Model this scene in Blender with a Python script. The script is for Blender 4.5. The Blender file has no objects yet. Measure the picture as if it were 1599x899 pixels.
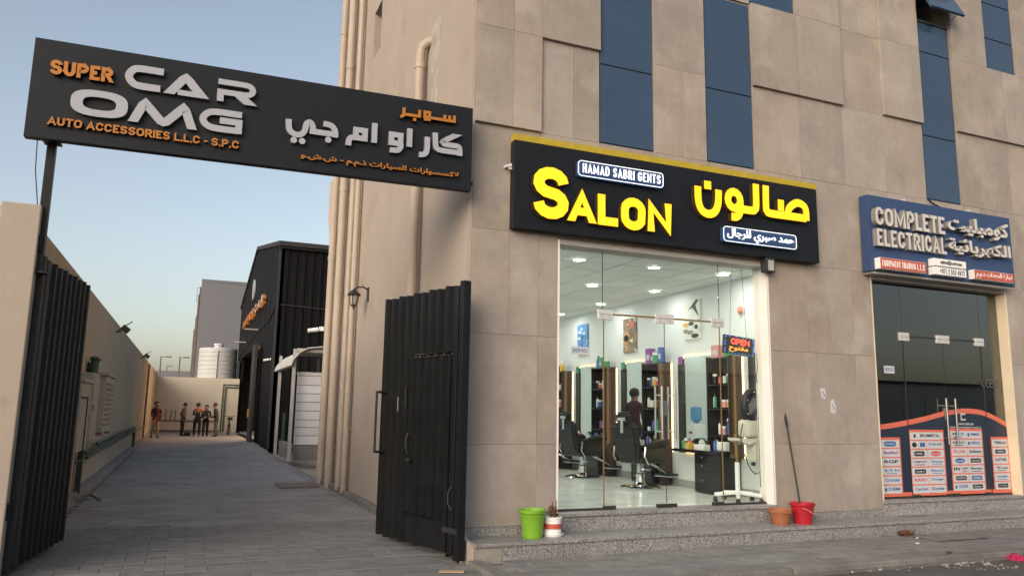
import bpy, bmesh, math, random
from mathutils import Vector, Matrix
import numpy as np
random.seed(7)
R = math.radians
SC = bpy.context.scene
COL = SC.collection

# ------------------------------------------------------------------ camera
FPX, PW, PH, CAMZ = 1191.99, 1599.0, 899.0, 1.6
yaw, pit, rol = R(22.867), R(9.175), R(0.994)
fw = Vector((math.sin(yaw)*math.cos(pit), math.cos(yaw)*math.cos(pit), math.sin(pit)))
r0 = Vector((math.cos(yaw), -math.sin(yaw), 0)); u0 = r0.cross(fw)
rt = r0*math.cos(rol) + u0*math.sin(rol); up = -r0*math.sin(rol) + u0*math.cos(rol)
cam = bpy.data.cameras.new('camera'); cam.sensor_width = 36; cam.lens = FPX/PW*36
cam.clip_start = 0.05; cam.clip_end = 2000
co = bpy.data.objects.new('camera', cam); COL.objects.link(co)
co.matrix_world = Matrix(((rt.x, up.x, -fw.x, 0), (rt.y, up.y, -fw.y, 0), (rt.z, up.z, -fw.z, CAMZ), (0, 0, 0, 1)))
SC.camera = co
def at(x, y, Y):
    'point of the photograph at a known depth'
    d = fw + rt*((x-PW/2)/FPX) - up*((y-PH/2)/FPX)
    return Vector((0, 0, CAMZ)) + d*(Y/d.y)

# ------------------------------------------------------------------ light
SUN_EL, SUN_AZ = 24.0, 229.0          # azimuth clockwise from +Y: behind the camera, a little left
w = bpy.data.worlds.new('World'); SC.world = w; w.use_nodes = True
nt = w.node_tree; bg = nt.nodes['Background']
sky = nt.nodes.new('ShaderNodeTexSky'); sky.sky_type = 'NISHITA'; sky.sun_disc = False
sky.sun_elevation = R(SUN_EL); sky.sun_rotation = R(SUN_AZ); sky.altitude = 0
sky.air_density = 1.1; sky.dust_density = 3.2; sky.ozone_density = 0.0
hsv = nt.nodes.new('ShaderNodeHueSaturation'); hsv.inputs['Saturation'].default_value = 0.74
nt.links.new(sky.outputs[0], hsv.inputs['Color']); nt.links.new(hsv.outputs[0], bg.inputs[0]); bg.inputs[1].default_value = 0.15
sl = bpy.data.lights.new('sun', 'SUN'); sl.energy = 0.5; sl.angle = R(45); sl.color = (1.0, 0.94, 0.90)
so = bpy.data.objects.new('sun', sl); COL.objects.link(so)
sd = Vector((math.sin(R(SUN_AZ))*math.cos(R(SUN_EL)), math.cos(R(SUN_AZ))*math.cos(R(SUN_EL)), math.sin(R(SUN_EL))))
so.rotation_euler = sd.to_track_quat('Z', 'Y').to_euler(); so.location = (0, -10, 30)
SC.view_settings.view_transform = 'Standard'; SC.view_settings.look = 'None'
SC.view_settings.exposure = 0.42; SC.view_settings.gamma = 1.0
SC.render.engine = 'CYCLES'
SC.cycles.use_denoising = True; SC.cycles.max_bounces = 8; SC.cycles.transparent_max_bounces = 12
SC.cycles.sample_clamp_indirect = 6; SC.cycles.caustics_reflective = False; SC.cycles.caustics_refractive = False

# ------------------------------------------------------------------ materials
INDOOR = {'white_interior_wall', 'glossy_floor_tile', 'ceiling_tile_white', 'ceiling_grid', 'grey_skirting', 'black_leather', 'black_gloss_laminate', 'paper', 'tissue_box_white', 'beige_plastic', 'pale_cap', 'white_reveal_paint', 'black_gate_paint', 'charcoal_sign_panel', 'black_cladding', 'blue_tinted_glass', 'orange_letter_face', 'silver_letter_face', 'alley_paver', 'alley_paver_near', 'white_tank_plastic', 'beige_wall_paint', 'pale_end_wall', 'blue_grey_render', 'white_slat', 'canopy_fabric', 'aged_white_metal', 'asphalt'}
def mat(name, col, rough=0.6, metal=0.0, var=0.0, vscale=3.0, per=0.0, bump=0.0, bscale=40.0, spec=0.4,
        stain=None, speck=None, streak=0.0, emis=None, estr=0.0, tint=0.0, coat=0.0):
    k = 1.0 if name in INDOOR or emis or metal else 1.18
    col = tuple(c*k for c in col)
    if stain: stain = [(tuple(c*k for c in q[0]),)+q[1:] for q in stain]
    if speck: speck = (speck[0], [tuple(c*k for c in q) for q in speck[1]])
    m = bpy.data.materials.new(name); m.use_nodes = True
    n = m.node_tree.nodes; L = m.node_tree.links; b = n['Principled BSDF']
    b.inputs['Roughness'].default_value = rough; b.inputs['Metallic'].default_value = metal
    b.inputs['Specular IOR Level'].default_value = spec; b.inputs['Coat Weight'].default_value = coat
    tc = n.new('ShaderNodeTexCoord'); oi = n.new('ShaderNodeObjectInfo')
    off = n.new('ShaderNodeVectorMath'); off.operation = 'ADD'
    sc = n.new('ShaderNodeVectorMath'); sc.operation = 'SCALE'; sc.inputs['Scale'].default_value = 37.0
    cb = n.new('ShaderNodeCombineXYZ')
    for i in range(3): L.new(oi.outputs['Random'], cb.inputs[i])
    L.new(cb.outputs[0], sc.inputs[0]); L.new(tc.outputs['Object'], off.inputs[0])
    if per > 0: L.new(sc.outputs[0], off.inputs[1])
    P = off.outputs[0]
    rgb = n.new('ShaderNodeRGB'); rgb.outputs[0].default_value = (*col, 1); C = rgb.outputs[0]
    def mul(C, fac_socket, lo, hi):
        mr = n.new('ShaderNodeMapRange'); mr.inputs['To Min'].default_value = lo; mr.inputs['To Max'].default_value = hi
        L.new(fac_socket, mr.inputs['Value'])
        v = n.new('ShaderNodeVectorMath'); v.operation = 'SCALE'; L.new(C, v.inputs[0]); L.new(mr.outputs[0], v.inputs['Scale'])
        return v.outputs[0]
    def noise(scale, detail=4, rough_=0.55, vec=None):
        t = n.new('ShaderNodeTexNoise'); t.inputs['Scale'].default_value = scale; t.inputs['Detail'].default_value = detail
        t.inputs['Roughness'].default_value = rough_; L.new(vec or P, t.inputs['Vector']); return t.outputs['Fac']
    def mixc(A, colB, fac_socket):
        mx = n.new('ShaderNodeMix'); mx.data_type = 'RGBA'; L.new(fac_socket, mx.inputs['Factor'])
        L.new(A, mx.inputs[6]); mx.inputs[7].default_value = (*colB, 1); return mx.outputs[2]
    def ramp(sock, a, b_):
        mr = n.new('ShaderNodeMapRange'); mr.inputs['From Min'].default_value = a; mr.inputs['From Max'].default_value = b_
        mr.interpolation_type = 'SMOOTHSTEP'; L.new(sock, mr.inputs['Value']); return mr.outputs[0]
    if speck:                                   # granite-like grains
        sc_, cols = speck
        vo = n.new('ShaderNodeTexVoronoi'); vo.inputs['Scale'].default_value = sc_; L.new(P, vo.inputs['Vector'])
        sp = n.new('ShaderNodeSeparateColor'); L.new(vo.outputs['Color'], sp.inputs[0])
        cr = n.new('ShaderNodeValToRGB'); cr.color_ramp.interpolation = 'CONSTANT'
        e = cr.color_ramp.elements; e[0].color = (*cols[0], 1); e[1].position = 1/len(cols); e[1].color = (*cols[1], 1)
        for i, c in enumerate(cols[2:]): x = e.new((i+2)/len(cols)); x.color = (*c, 1)
        L.new(sp.outputs[0], cr.inputs[0]); C = cr.outputs[0]
    if var > 0:
        C = mul(C, ramp(noise(vscale, 5, 0.6), 0.25, 0.75), 1-var, 1+var)
        C = mul(C, ramp(noise(vscale*9, 3), 0.25, 0.75), 1-var*0.4, 1+var*0.4)
    if per > 0: C = mul(C, oi.outputs['Random'], 1-per, 1+per)
    if tint > 0:
        hs = n.new('ShaderNodeHueSaturation'); L.new(C, hs.inputs['Color'])
        f = n.new('ShaderNodeMath'); f.operation = 'FRACT'; g = n.new('ShaderNodeMath'); g.operation = 'MULTIPLY'
        g.inputs[1].default_value = 7.13; L.new(oi.outputs['Random'], g.inputs[0]); L.new(g.outputs[0], f.inputs[0])
        mr = n.new('ShaderNodeMapRange'); mr.inputs['To Min'].default_value = 1-tint; mr.inputs['To Max'].default_value = 1+tint
        L.new(f.outputs[0], mr.inputs['Value']); L.new(mr.outputs[0], hs.inputs['Saturation']); C = hs.outputs['Color']
    if streak > 0:                               # run marks down the face
        mp = n.new('ShaderNodeMapping'); mp.inputs['Scale'].default_value = (6, 6, 0.35); L.new(P, mp.inputs[0])
        C = mul(C, ramp(noise(1.6, 4, 0.6, mp.outputs[0]), 0.35, 0.8), 1+streak*0.2, 1-streak)
    if stain:
        for scol, sscale, lo, hi in stain: C = mixc(C, scol, ramp(noise(sscale, 6, 0.65), lo, hi))
    L.new(C, b.inputs['Base Color'])
    if rough > 0.15 and (var > 0 or speck):
        mr = n.new('ShaderNodeMapRange'); mr.inputs['To Min'].default_value = rough*0.8; mr.inputs['To Max'].default_value = min(1, rough*1.2)
        L.new(noise(vscale*4), mr.inputs['Value']); L.new(mr.outputs[0], b.inputs['Roughness'])
    if bump > 0:
        bp = n.new('ShaderNodeBump'); bp.inputs['Strength'].default_value = bump; bp.inputs['Distance'].default_value = 0.01
        L.new(noise(bscale, 5, 0.6), bp.inputs['Height']); L.new(bp.outputs[0], b.inputs['Normal'])
    if emis:
        b.inputs['Emission Color'].default_value = (*emis, 1); b.inputs['Emission Strength'].default_value = estr
    return m

def glass_mat(name, tr=(0.93, 0.97, 0.95), ior=1.45, boost=1.0, gl=(1, 1, 1)):
    m = bpy.data.materials.new(name); m.use_nodes = True; n = m.node_tree.nodes; L = m.node_tree.links
    n.remove(n['Principled BSDF']); out = n['Material Output']
    t = n.new('ShaderNodeBsdfTransparent'); t.inputs[0].default_value = (*tr, 1)
    g = n.new('ShaderNodeBsdfGlossy'); g.inputs['Roughness'].default_value = 0.004; g.inputs['Color'].default_value = (*gl, 1)
    fr = n.new('ShaderNodeFresnel'); fr.inputs[0].default_value = ior
    mu = n.new('ShaderNodeMath'); mu.operation = 'MULTIPLY'; mu.inputs[1].default_value = boost; mu.use_clamp = True
    ge = n.new('ShaderNodeNewGeometry'); mr = n.new('ShaderNodeMapRange'); mr.inputs['To Min'].default_value = ior; mr.inputs['To Max'].default_value = 1/ior
    L.new(ge.outputs['Backfacing'], mr.inputs['Value']); L.new(mr.outputs[0], fr.inputs[0])
    L.new(fr.outputs[0], mu.inputs[0]); mx = n.new('ShaderNodeMixShader'); L.new(mu.outputs[0], mx.inputs[0])
    L.new(t.outputs[0], mx.inputs[1]); L.new(g.outputs[0], mx.inputs[2]); L.new(mx.outputs[0], out.inputs[0])
    return m

def wood_mat(name, a, b_, scale=6.0, rough=0.25, axis=(1, 1, 0.05)):
    m = mat(name, a, rough=rough, spec=0.5); n = m.node_tree.nodes; L = m.node_tree.links; p = n['Principled BSDF']
    tc = n.new('ShaderNodeTexCoord'); mp = n.new('ShaderNodeMapping'); mp.inputs['Scale'].default_value = axis
    t = n.new('ShaderNodeTexNoise'); t.inputs['Scale'].default_value = scale*8; t.inputs['Detail'].default_value = 5
    cr = n.new('ShaderNodeValToRGB'); cr.color_ramp.elements[0].color = (*a, 1); cr.color_ramp.elements[1].color = (*b_, 1)
    cr.color_ramp.elements[0].position = .35; cr.color_ramp.elements[1].position = .7
    L.new(tc.outputs['Object'], mp.inputs[0]); L.new(mp.outputs[0], t.inputs['Vector']); L.new(t.outputs['Fac'], cr.inputs[0])
    L.new(cr.outputs[0], p.inputs['Base Color']); return m

M = dict(
 stone=mat('travertine_cladding', (.275, .232, .198), .62, var=.12, vscale=1.1, per=.085, tint=.16, streak=.07, bump=.12, bscale=60, stain=[((.36, .315, .275), .8, .48, .74), ((.205, .165, .138), 1.7, .54, .85)]),
 plaster=mat('cream_plaster', (.335, .277, .23), .85, var=.05, vscale=1.2, bump=.25, bscale=70, stain=[((.265, .21, .17), .7, .55, .8)], streak=.03),
 beige=mat('beige_wall_paint', (.44, .36, .265), .85, var=.08, vscale=1.0, bump=.25, bscale=60, stain=[((.36, .29, .215), .6, .55, .8)], streak=.05),
 pillar=mat('pillar_paint', (.33, .275, .225), .85, var=.05, vscale=1.5, bump=.35, bscale=90, stain=[((.27, .22, .18), 2.0, .58, .8)]),
 pipe=mat('painted_pipe', (.35, .29, .235), .55, var=.07, vscale=2, bump=.05, stain=[((.25, .20, .16), 5, .66, .8)]),
 patch=mat('grey_plaster_patch', (.33, .29, .25), .9, var=.2, vscale=5, bump=.5, bscale=30, stain=[((.15, .13, .12), 6, .62, .72), ((.42, .37, .32), 3, .55, .7)]),
 gate=mat('black_gate_paint', (.008, .0084, .0092), .48, var=.3, vscale=3, bump=.1, bscale=50, spec=.3, streak=.3, stain=[((.07, .06, .05), 5, .70, .84)]),
 gatebar=mat('dark_grey_gate_frame', (.024, .025, .027), .5, spec=.25, var=.25, vscale=4, stain=[((.16, .13, .10), 7, .66, .8)]),
 granite=mat('grey_granite', (.3, .3, .3), .42, speck=(110, [(.085, .08, .08), (.26, .25, .245), (.17, .163, .16), (.34, .325, .315), (.215, .205, .20)]), var=.10, vscale=1.2, per=.07, stain=[((.16, .14, .12), 1.7, .62, .85)]),
 cement=mat('bare_cement', (.22, .20, .18), .9, var=.15, vscale=5, bump=.3),
 paver=mat('grey_paver', (.165, .155, .15), .85, var=.16, vscale=5, per=.13, tint=.2, bump=.4, bscale=120, stain=[((.10, .095, .09), 1.5, .55, .8)]),
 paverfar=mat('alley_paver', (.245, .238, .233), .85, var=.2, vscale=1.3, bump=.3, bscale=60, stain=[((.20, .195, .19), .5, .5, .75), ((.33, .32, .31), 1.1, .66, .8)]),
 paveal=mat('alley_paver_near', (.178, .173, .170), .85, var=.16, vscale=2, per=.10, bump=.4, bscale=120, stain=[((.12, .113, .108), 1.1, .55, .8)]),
 joint=mat('sand_joint', (.12, .112, .105), .95, var=.2, vscale=8),
 kerb=mat('kerb_concrete', (.155, .145, .135), .85, var=.2, vscale=3, per=.08, bump=.4, bscale=80, stain=[((.10, .09, .08), 2.0, .55, .8)]),
 road=mat('asphalt', (.095, .088, .082), .9, var=.2, vscale=4, bump=.6, bscale=200, stain=[((.14, .125, .11), 1.2, .58, .8)]),
 earth=mat('sandy_ground', (.26, .21, .16), .95, var=.2, vscale=.3, bump=.3, bscale=20),
 board=mat('charcoal_sign_panel', (.011, .0125, .0165), .5, var=.06, vscale=2, spec=.2),
 orange=mat('orange_letter_face', (.42, .150, .016), .5, var=.05), orange_s=mat('dark_letter_return', (.012, .01, .01), .5),
 silver=mat('silver_letter_face', (.36, .365, .40), .5, var=.04, vscale=4), silver_s=mat('grey_letter_return', (.13, .13, .145), .5),
 yel=mat('lit_yellow_letter', (.30, .20, .01), .5, emis=(1.0, .50, .008), estr=1.18),
 yel_s=mat('yellow_letter_return', (.045, .028, .008), .5, emis=(1.0, .45, .01), estr=.012),
 gold=mat('gold_strip', (.40, .29, .025), .45, var=.12, vscale=6, emis=(1, .75, .02), estr=.03),
 neon=mat('white_neon', (.8, .8, .85), .4, emis=(.86, .93, 1.0), estr=.80),
 neonblue=mat('navy_lightbox', (.015, .03, .075), .35, emis=(.10, .25, .6), estr=.10),
 blueboard=mat('blue_sign_panel', (.032, .058, .135), .45, var=.07, vscale=2, spec=.3),
 chan=mat('off_white_letter', (.50, .475, .45), .5, var=.05, vscale=5, stain=[((.33, .30, .28), 6, .6, .8)]),
 chan_s=mat('letter_return_grey', (.21, .198, .187), .55, var=.08, vscale=5), endw=mat('pale_end_wall', (.50, .455, .375), .85, var=.06, vscale=.6, bump=.2),
 art1=mat('brown_canvas_print', (.17, .13, .08), .6, var=.3, vscale=5, stain=[((.50, .22, .08), 3.5, .52, .60), ((.62, .55, .42), 4.5, .56, .64), ((.05, .07, .04), 3.0, .60, .66)]), art2=mat('blue_canvas_print', (.08, .24, .50), .6, var=.2, vscale=4, stain=[((.45, .55, .60), 5.5, .58, .64)]), art3=mat('pale_canvas_print', (.62, .63, .58), .6, var=.1, vscale=4, stain=[((.40, .40, .34), 4.0, .55, .7)]),
 etch=mat('etched_film', (.10, .105, .105), .6),
 dirt=mat('brown_stain', (.17, .14, .12), .9, var=.25, vscale=7),
 redplate=mat('red_plate', (.42, .085, .05), .45, var=.08), white=mat('white_plastic', (.72, .71, .69), .4, var=.03),
 black=mat('black_plastic', (.014, .014, .015), .4, var=.1), ink=mat('black_ink', (.02, .02, .022), .6),
 win=mat('blue_tinted_glass', (.038, .069, .122), .06, var=.08, vscale=.8, spec=.5), winframe=mat('dark_window_frame', (.03, .035, .045), .35),
 jamb=mat('white_reveal_paint', (.82, .76, .72), .7, var=.04, vscale=3, stain=[((.5, .43, .38), 7, .70, .82)]),
 jamb2=mat('cream_reveal_paint', (.62, .52, .38), .7, var=.05, vscale=3),
 steel=mat('brushed_steel', (.40, .39, .38), .3, metal=1, var=.05), chrome=mat('chrome', (.7, .7, .7), .08, metal=1),
 fitting=mat('patch_fitting_steel', (.70, .66, .64), .38, metal=.35, var=.05),
 brass=mat('brass_edge_tape', (.30, .20, .09), .35, metal=.5, var=.1), dkrail=mat('dark_steel_rail', (.06, .055, .05), .4, metal=.5),
 glass=glass_mat('clear_shop_glass', (.93, .96, .95), 1.45, .95), glass2=glass_mat('grey_shop_glass', (.50, .53, .52), 1.5, 2.1),
 wallin=mat('white_interior_wall', (.72, .75, .735), .7, var=.015), floorin=mat('glossy_floor_tile', (.74, .77, .71), .2, var=.05, vscale=.8, spec=.5, per=.03),
 ceil=mat('ceiling_tile_white', (.72, .74, .69), .85, per=.05, bump=.2, bscale=150), tbar=mat('ceiling_grid', (.12, .125, .12), .7),
 skirt=mat('grey_skirting', (.36, .36, .34), .4),
 lamp=mat('downlight_lens', (.9, .9, .9), .4, emis=(1, .98, .92), estr=17), lampring=mat('downlight_rim', (.8, .8, .78), .4),
 led=mat('warm_led_strip', (.9, .7, .4), .5, emis=(1.0, .66, .30), estr=5.5),
 mirror=mat('mirror', (.80, .86, .82), .01, metal=1.0),
 wenge=wood_mat('dark_wenge', (.012, .009, .008), (.035, .024, .02), 3, .22), walnut=wood_mat('gloss_walnut', (.042, .023, .016), (.075, .042, .027), 1.2, .16),
 gloss=mat('black_gloss_laminate', (.012, .011, .011), .12, var=.1), leather=mat('black_leather', (.010, .010, .0105), .36, var=.15, bump=.3, bscale=120),
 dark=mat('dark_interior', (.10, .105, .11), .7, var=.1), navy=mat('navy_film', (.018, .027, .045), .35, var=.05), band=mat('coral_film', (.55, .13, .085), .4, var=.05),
 paper=mat('paper', (.52, .53, .55), .7, var=.05), inkblue=mat('blue_ink', (.03, .10, .28), .6), inkred=mat('red_ink', (.45, .05, .06), .6), inkpurple=mat('purple_ink', (.22, .04, .25), .6),
 green=mat('lime_plastic', (.15, .32, .025), .4, var=.09), redpl=mat('red_plastic', (.34, .014, .022), .38, var=.10), terra=mat('terracotta', (.27, .095, .045), .7, var=.08, vscale=9),
 soil=mat('soil', (.03, .022, .016), .95, var=.3, vscale=30), drystem=mat('dry_brown_leaf', (.13, .065, .04), .8, var=.3, vscale=20), stickm=mat('dark_handle', (.028, .030, .022), .5, var=.2, vscale=12),
 wire=mat('thin_wire', (.02, .02, .02), .6), blackclad=mat('black_cladding', (.008, .008, .009), .8, var=.15, vscale=1, spec=.12), blackedge=mat('grey_trim', (.032, .032, .035), .7, spec=.2),
 greywall=mat('blue_grey_render', (.175, .175, .19), .8, var=.04, vscale=.3), brownp=mat('brown_pipe', (.14, .11, .09), .7, var=.1), tank=mat('white_tank_plastic', (.52, .51, .51), .5, var=.05, vscale=1),
 galv=mat('grey_steel_post', (.33, .31, .29), .5, var=.1, vscale=3), fabric=mat('canopy_fabric', (.52, .50, .46), .75, var=.08, vscale=2), slat=mat('white_slat', (.62, .61, .64), .5, var=.04, per=.05),
 greenp=mat('green_pipe', (.03, .062, .042), .55, var=.15, vscale=5), acw=mat('aged_white_metal', (.42, .38, .33), .5, var=.10, vscale=2), grille=mat('grey_grille', (.20, .18, .16), .6),
 lantern=mat('black_iron', (.015, .015, .015), .45), lantglass=mat('frosted_lantern_glass', (.35, .32, .28), .3),
 doorin=mat('dim_garage', (.07, .05, .04), .7), cardboard=mat('cardboard', (.35, .25, .16), .8, var=.1), litter=mat('pale_litter', (.36, .33, .31), .8, per=.3), pink=mat('magenta_cloth', (.30, .014, .065), .8, var=.25, vscale=14, bump=.5),
 skin=mat('skin', (.28, .15, .095), .5), hair=mat('black_hair', (.012, .01, .009), .6), bluepl=mat('blue_bottle', (.10, .26, .46), .15), beigepl=mat('beige_plastic', (.60, .57, .48), .4, var=.04),
 cream=mat('tissue_box_white', (.72, .74, .70), .6), yellowpl=mat('yellow_plastic', (.60, .36, .05), .4), greenpl=mat('green_plastic', (.03, .25, .10), .35), purple=mat('purple_card', (.22, .05, .24), .45), pinkpl=mat('rose_plastic', (.55, .22, .22), .4), bluebt=mat('blue_plastic', (.04, .10, .36), .35), copper=mat('red_label', (.50, .10, .07), .4), whitecap=mat('pale_cap', (.75, .74, .72), .4),
 sensor=mat('red_white_sensor', (.62, .22, .16), .4), faroff=mat('far_building_paint', (.36, .35, .34), .8, var=.12, vscale=.2), openred=mat('led_red', (.3, .01, .01), .5, emis=(1, .06, .03), estr=3.2), openor=mat('led_orange', (.3, .1, .01), .5, emis=(1, .30, .03), estr=2), openbl=mat('led_blue', (.01, .02, .2), .5, emis=(.05, .16, 1), estr=1.8), opengr=mat('led_green', (.01, .2, .05), .5, emis=(.08, .8, .25), estr=.8),
)
for k, c in dict(maroon=(.06, .016, .02), olive=(.065, .06, .048), khaki=(.25, .21, .155), navytr=(.013, .015, .022), blk=(.012, .012, .013), hiviz=(.24, .075, .03), dgreen=(.018, .028, .022), redsh=(.18, .03, .03), shoe=(.02, .02, .02), wshoe=(.5, .48, .46), cargo=(.075, .07, .05)).items():
    M[k] = mat('cloth_'+k, c, .85, var=.12, vscale=12, bump=.2, bscale=60)
# ------------------------------------------------------------------ building blocks
def wm(o):
    if o is None: return Matrix()
    return wm(o.parent) @ o.matrix_parent_inverse @ o.matrix_basis if o.parent else o.matrix_basis.copy()
def obj(name, bm, m, parent=None, world=True, smooth=None, bevel=0, tagd=None, kind=None, mesh=None):
    if mesh is None:
        mesh = bpy.data.meshes.new(name); bmesh.ops.recalc_face_normals(bm, faces=bm.faces[:]); bm.to_mesh(mesh); bm.free()
        for mm in (m if isinstance(m, (list, tuple)) else [m]): mesh.materials.append(mm)
        if smooth is not None:
            for p in mesh.polygons: p.use_smooth = True
            mesh.set_sharp_from_angle(angle=R(smooth))
    o = bpy.data.objects.new(name, mesh); COL.objects.link(o)
    if parent is not None:
        o.parent = parent
        if world: o.matrix_parent_inverse = wm(parent).inverted()
    if bevel:
        md = o.modifiers.new('bevel', 'BEVEL'); md.width = bevel; md.segments = 2; md.limit_method = 'ANGLE'
    if tagd: tag(o, *tagd)
    if kind: o['kind'] = kind
    return o
def tag(o, label, cat=None, group=None):
    o['label'] = label
    if cat: o['category'] = cat
    if group: o['group'] = group
    return o
def thing(name, label, cat, loc=(0, 0, 0), rz=0.0, group=None):
    o = bpy.data.objects.new(name, None); COL.objects.link(o); o.empty_display_size = .2
    o.location = loc; o.rotation_euler = (0, 0, rz); return tag(o, label, cat, group)
def struct(name, bm, m, **k):
    o = obj(name, bm, m, **k); o['kind'] = 'structure'; return o
def copy_tree(o, parent=None):
    c = o.copy(); COL.objects.link(c)
    if parent is not None: c.parent = parent
    for ch in [x for x in bpy.data.objects if x.parent == o]: copy_tree(ch, c)
    return c
def B(): return bmesh.new()
def box(bm, x0, x1, y0, y1, z0, z1, mi=0):
    v = [bm.verts.new((x, y, z)) for z in (z0, z1) for y in (y0, y1) for x in (x0, x1)]
    for q in ((0, 2, 3, 1), (4, 5, 7, 6), (0, 1, 5, 4), (2, 6, 7, 3), (0, 4, 6, 2), (1, 3, 7, 5)):
        f = bm.faces.new([v[i] for i in q]); f.material_index = mi
    return bm
def boxb(*a): return box(B(), *a)
def tube(bm, pts, r, n=10, cap=True, mi=0):
    pts = [Vector(p) for p in pts]; rs = r if isinstance(r, (list, tuple)) else [r]*len(pts); rings = []
    ref = None
    for i, p in enumerate(pts):
        t = ((pts[min(i+1, len(pts)-1)]-p).normalized() + (p-pts[max(i-1, 0)]).normalized())
        t = t.normalized() if t.length > 1e-6 else Vector((0, 0, 1))
        if ref is None: ref = Vector((1, 0, 0)) if abs(t.x) < .9 else Vector((0, 1, 0))
        a = (ref - t*ref.dot(t)).normalized(); b = t.cross(a); ref = a
        rings.append([bm.verts.new(p + (a*math.cos(2*math.pi*k/n) + b*math.sin(2*math.pi*k/n))*rs[i]) for k in range(n)])
    for A, C in zip(rings, rings[1:]):
        for k in range(n): bm.faces.new((A[k], A[(k+1) % n], C[(k+1) % n], C[k])).material_index = mi
    if cap:
        bm.faces.new(rings[0][::-1]).material_index = mi; bm.faces.new(rings[-1]).material_index = mi
    return bm
def lathe(bm, prof, c=(0, 0, 0), n=24, mi=0, sx=1, sy=1):
    rings = []
    for r, z in prof:
        rings.append([bm.verts.new((c[0]+sx*r*math.cos(2*math.pi*k/n), c[1]+sy*r*math.sin(2*math.pi*k/n), c[2]+z)) for k in range(n)] if r > 1e-5 else [bm.verts.new((c[0], c[1], c[2]+z))])
    for A, C in zip(rings, rings[1:]):
        for k in range(n):
            k2 = (k+1) % n
            if len(A) == 1 and len(C) == 1: continue
            q = (A[0], C[k], C[k2]) if len(A) == 1 else (A[k], A[k2], C[0]) if len(C) == 1 else (A[k], A[k2], C[k2], C[k])
            bm.faces.new(q).material_index = mi
    return bm
def prism(bm, poly, axis, a, b, mi=0):
    'polygon swept along an axis; poly gives the two other coordinates in order'
    def P(p, h): return {'x': (h, p[0], p[1]), 'y': (p[0], h, p[1]), 'z': (p[0], p[1], h)}[axis]
    A = [bm.verts.new(P(p, a)) for p in poly]; C = [bm.verts.new(P(p, b)) for p in poly]; n = len(poly)
    bm.faces.new(A).material_index = mi; bm.faces.new(C[::-1]).material_index = mi
    for i in range(n): bm.faces.new((A[i], C[i], C[(i+1) % n], A[(i+1) % n])).material_index = mi
    return bm
def ribs(bm, x0, x1, z0, z1, n, d, y=0.0, th=.004, side=1):
    'trapezoid profiled sheet in the local xz plane, ribs towards side*y'
    p = []; s = (x1-x0)/n
    for i in range(n):
        a = x0+i*s; p += [(a, 0), (a+s*.50, 0), (a+s*.60, d), (a+s*.90, d)]
    p.append((x1, 0))
    poly = [(a, y+side*b) for a, b in p] + [(a, y+side*(b-th)) for a, b in reversed(p)]
    A = [bm.verts.new((a, b, z0)) for a, b in poly]; C = [bm.verts.new((a, b, z1)) for a, b in poly]; m = len(poly); h = len(p)
    for i in range(m): bm.faces.new((A[i], A[(i+1) % m], C[(i+1) % m], C[i]))
    for i in range(h-1):
        bm.faces.new((A[i], A[i+1], A[m-2-i], A[m-1-i])); bm.faces.new((C[i], C[m-1-i], C[m-2-i], C[i+1]))
    return bm

# ------------------------------------------------------------------ lettering
def strip(bm, pts, w_, d, closed=False, cuts=('b', 'b'), y0=0.0, s=(0, 1)):
    P = [Vector(p) for p in pts]; n = len(P); Lf = []; Rg = []; hw = w_/2
    for i in range(n):
        dirs = []
        if closed or i > 0: dirs.append((P[i]-P[i-1]).normalized())
        if closed or i < n-1: dirs.append((P[(i+1) % n]-P[i]).normalized())
        nn = [Vector((-q.y, q.x)) for q in dirs]
        if len(nn) == 1:
            c = cuts[0] if i == 0 else cuts[1]; k = nn[0]
            if c == 'h' and abs(dirs[0].y) > .2: o = Vector((-hw/abs(dirs[0].y) if dirs[0].y > 0 else hw/abs(dirs[0].y), 0))
            elif c == 'v' and abs(dirs[0].x) > .2: o = Vector((0, hw/abs(dirs[0].x) if dirs[0].x > 0 else -hw/abs(dirs[0].x)))
            else: o = k*hw
        else:
            m_ = (nn[0]+nn[1]); m_ = m_.normalized() if m_.length > 1e-6 else nn[0]
            o = m_*min(hw/max(m_.dot(nn[0]), .2), hw*1.75)
        Lf.append(P[i]+o); Rg.append(P[i]-o)
    V = lambda p, y: bm.verts.new((p.x, y, p.y))
    Lf_, Rf_ = [V(p, y0-d) for p in Lf], [V(p, y0-d) for p in Rg]; Lb, Rb = [V(p, y0) for p in Lf], [V(p, y0) for p in Rg]
    m = n if closed else n-1
    for i in range(m):
        j = (i+1) % n
        bm.faces.new((Lf_[i], Rf_[i], Rf_[j], Lf_[j])).material_index = s[0]
        bm.faces.new((Lf_[i], Lf_[j], Lb[j], Lb[i])).material_index = s[1]; bm.faces.new((Rf_[j], Rf_[i], Rb[i], Rb[j])).material_index = s[1]
    if not closed:
        for i in (0, n-1): bm.faces.new((Lf_[i], Lb[i], Rb[i], Rf_[i])).material_index = s[1]
def dot(bm, u, v, a, d, n=8, square=False, s=(0, 1), y0=0.0):
    pts = [(u-a, v-a), (u+a, v-a), (u+a, v+a), (u-a, v+a)] if square else [(u+a*math.cos(2*math.pi*k/n), v+a*math.sin(2*math.pi*k/n)) for k in range(n)]
    F = [bm.verts.new((p[0], y0-d, p[1])) for p in pts]; K = [bm.verts.new((p[0], y0, p[1])) for p in pts]
    bm.faces.new(F).material_index = s[0]
    for i in range(len(pts)): bm.faces.new((F[i], K[i], K[(i+1) % len(pts)], F[(i+1) % len(pts)])).material_index = s[1]
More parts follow.
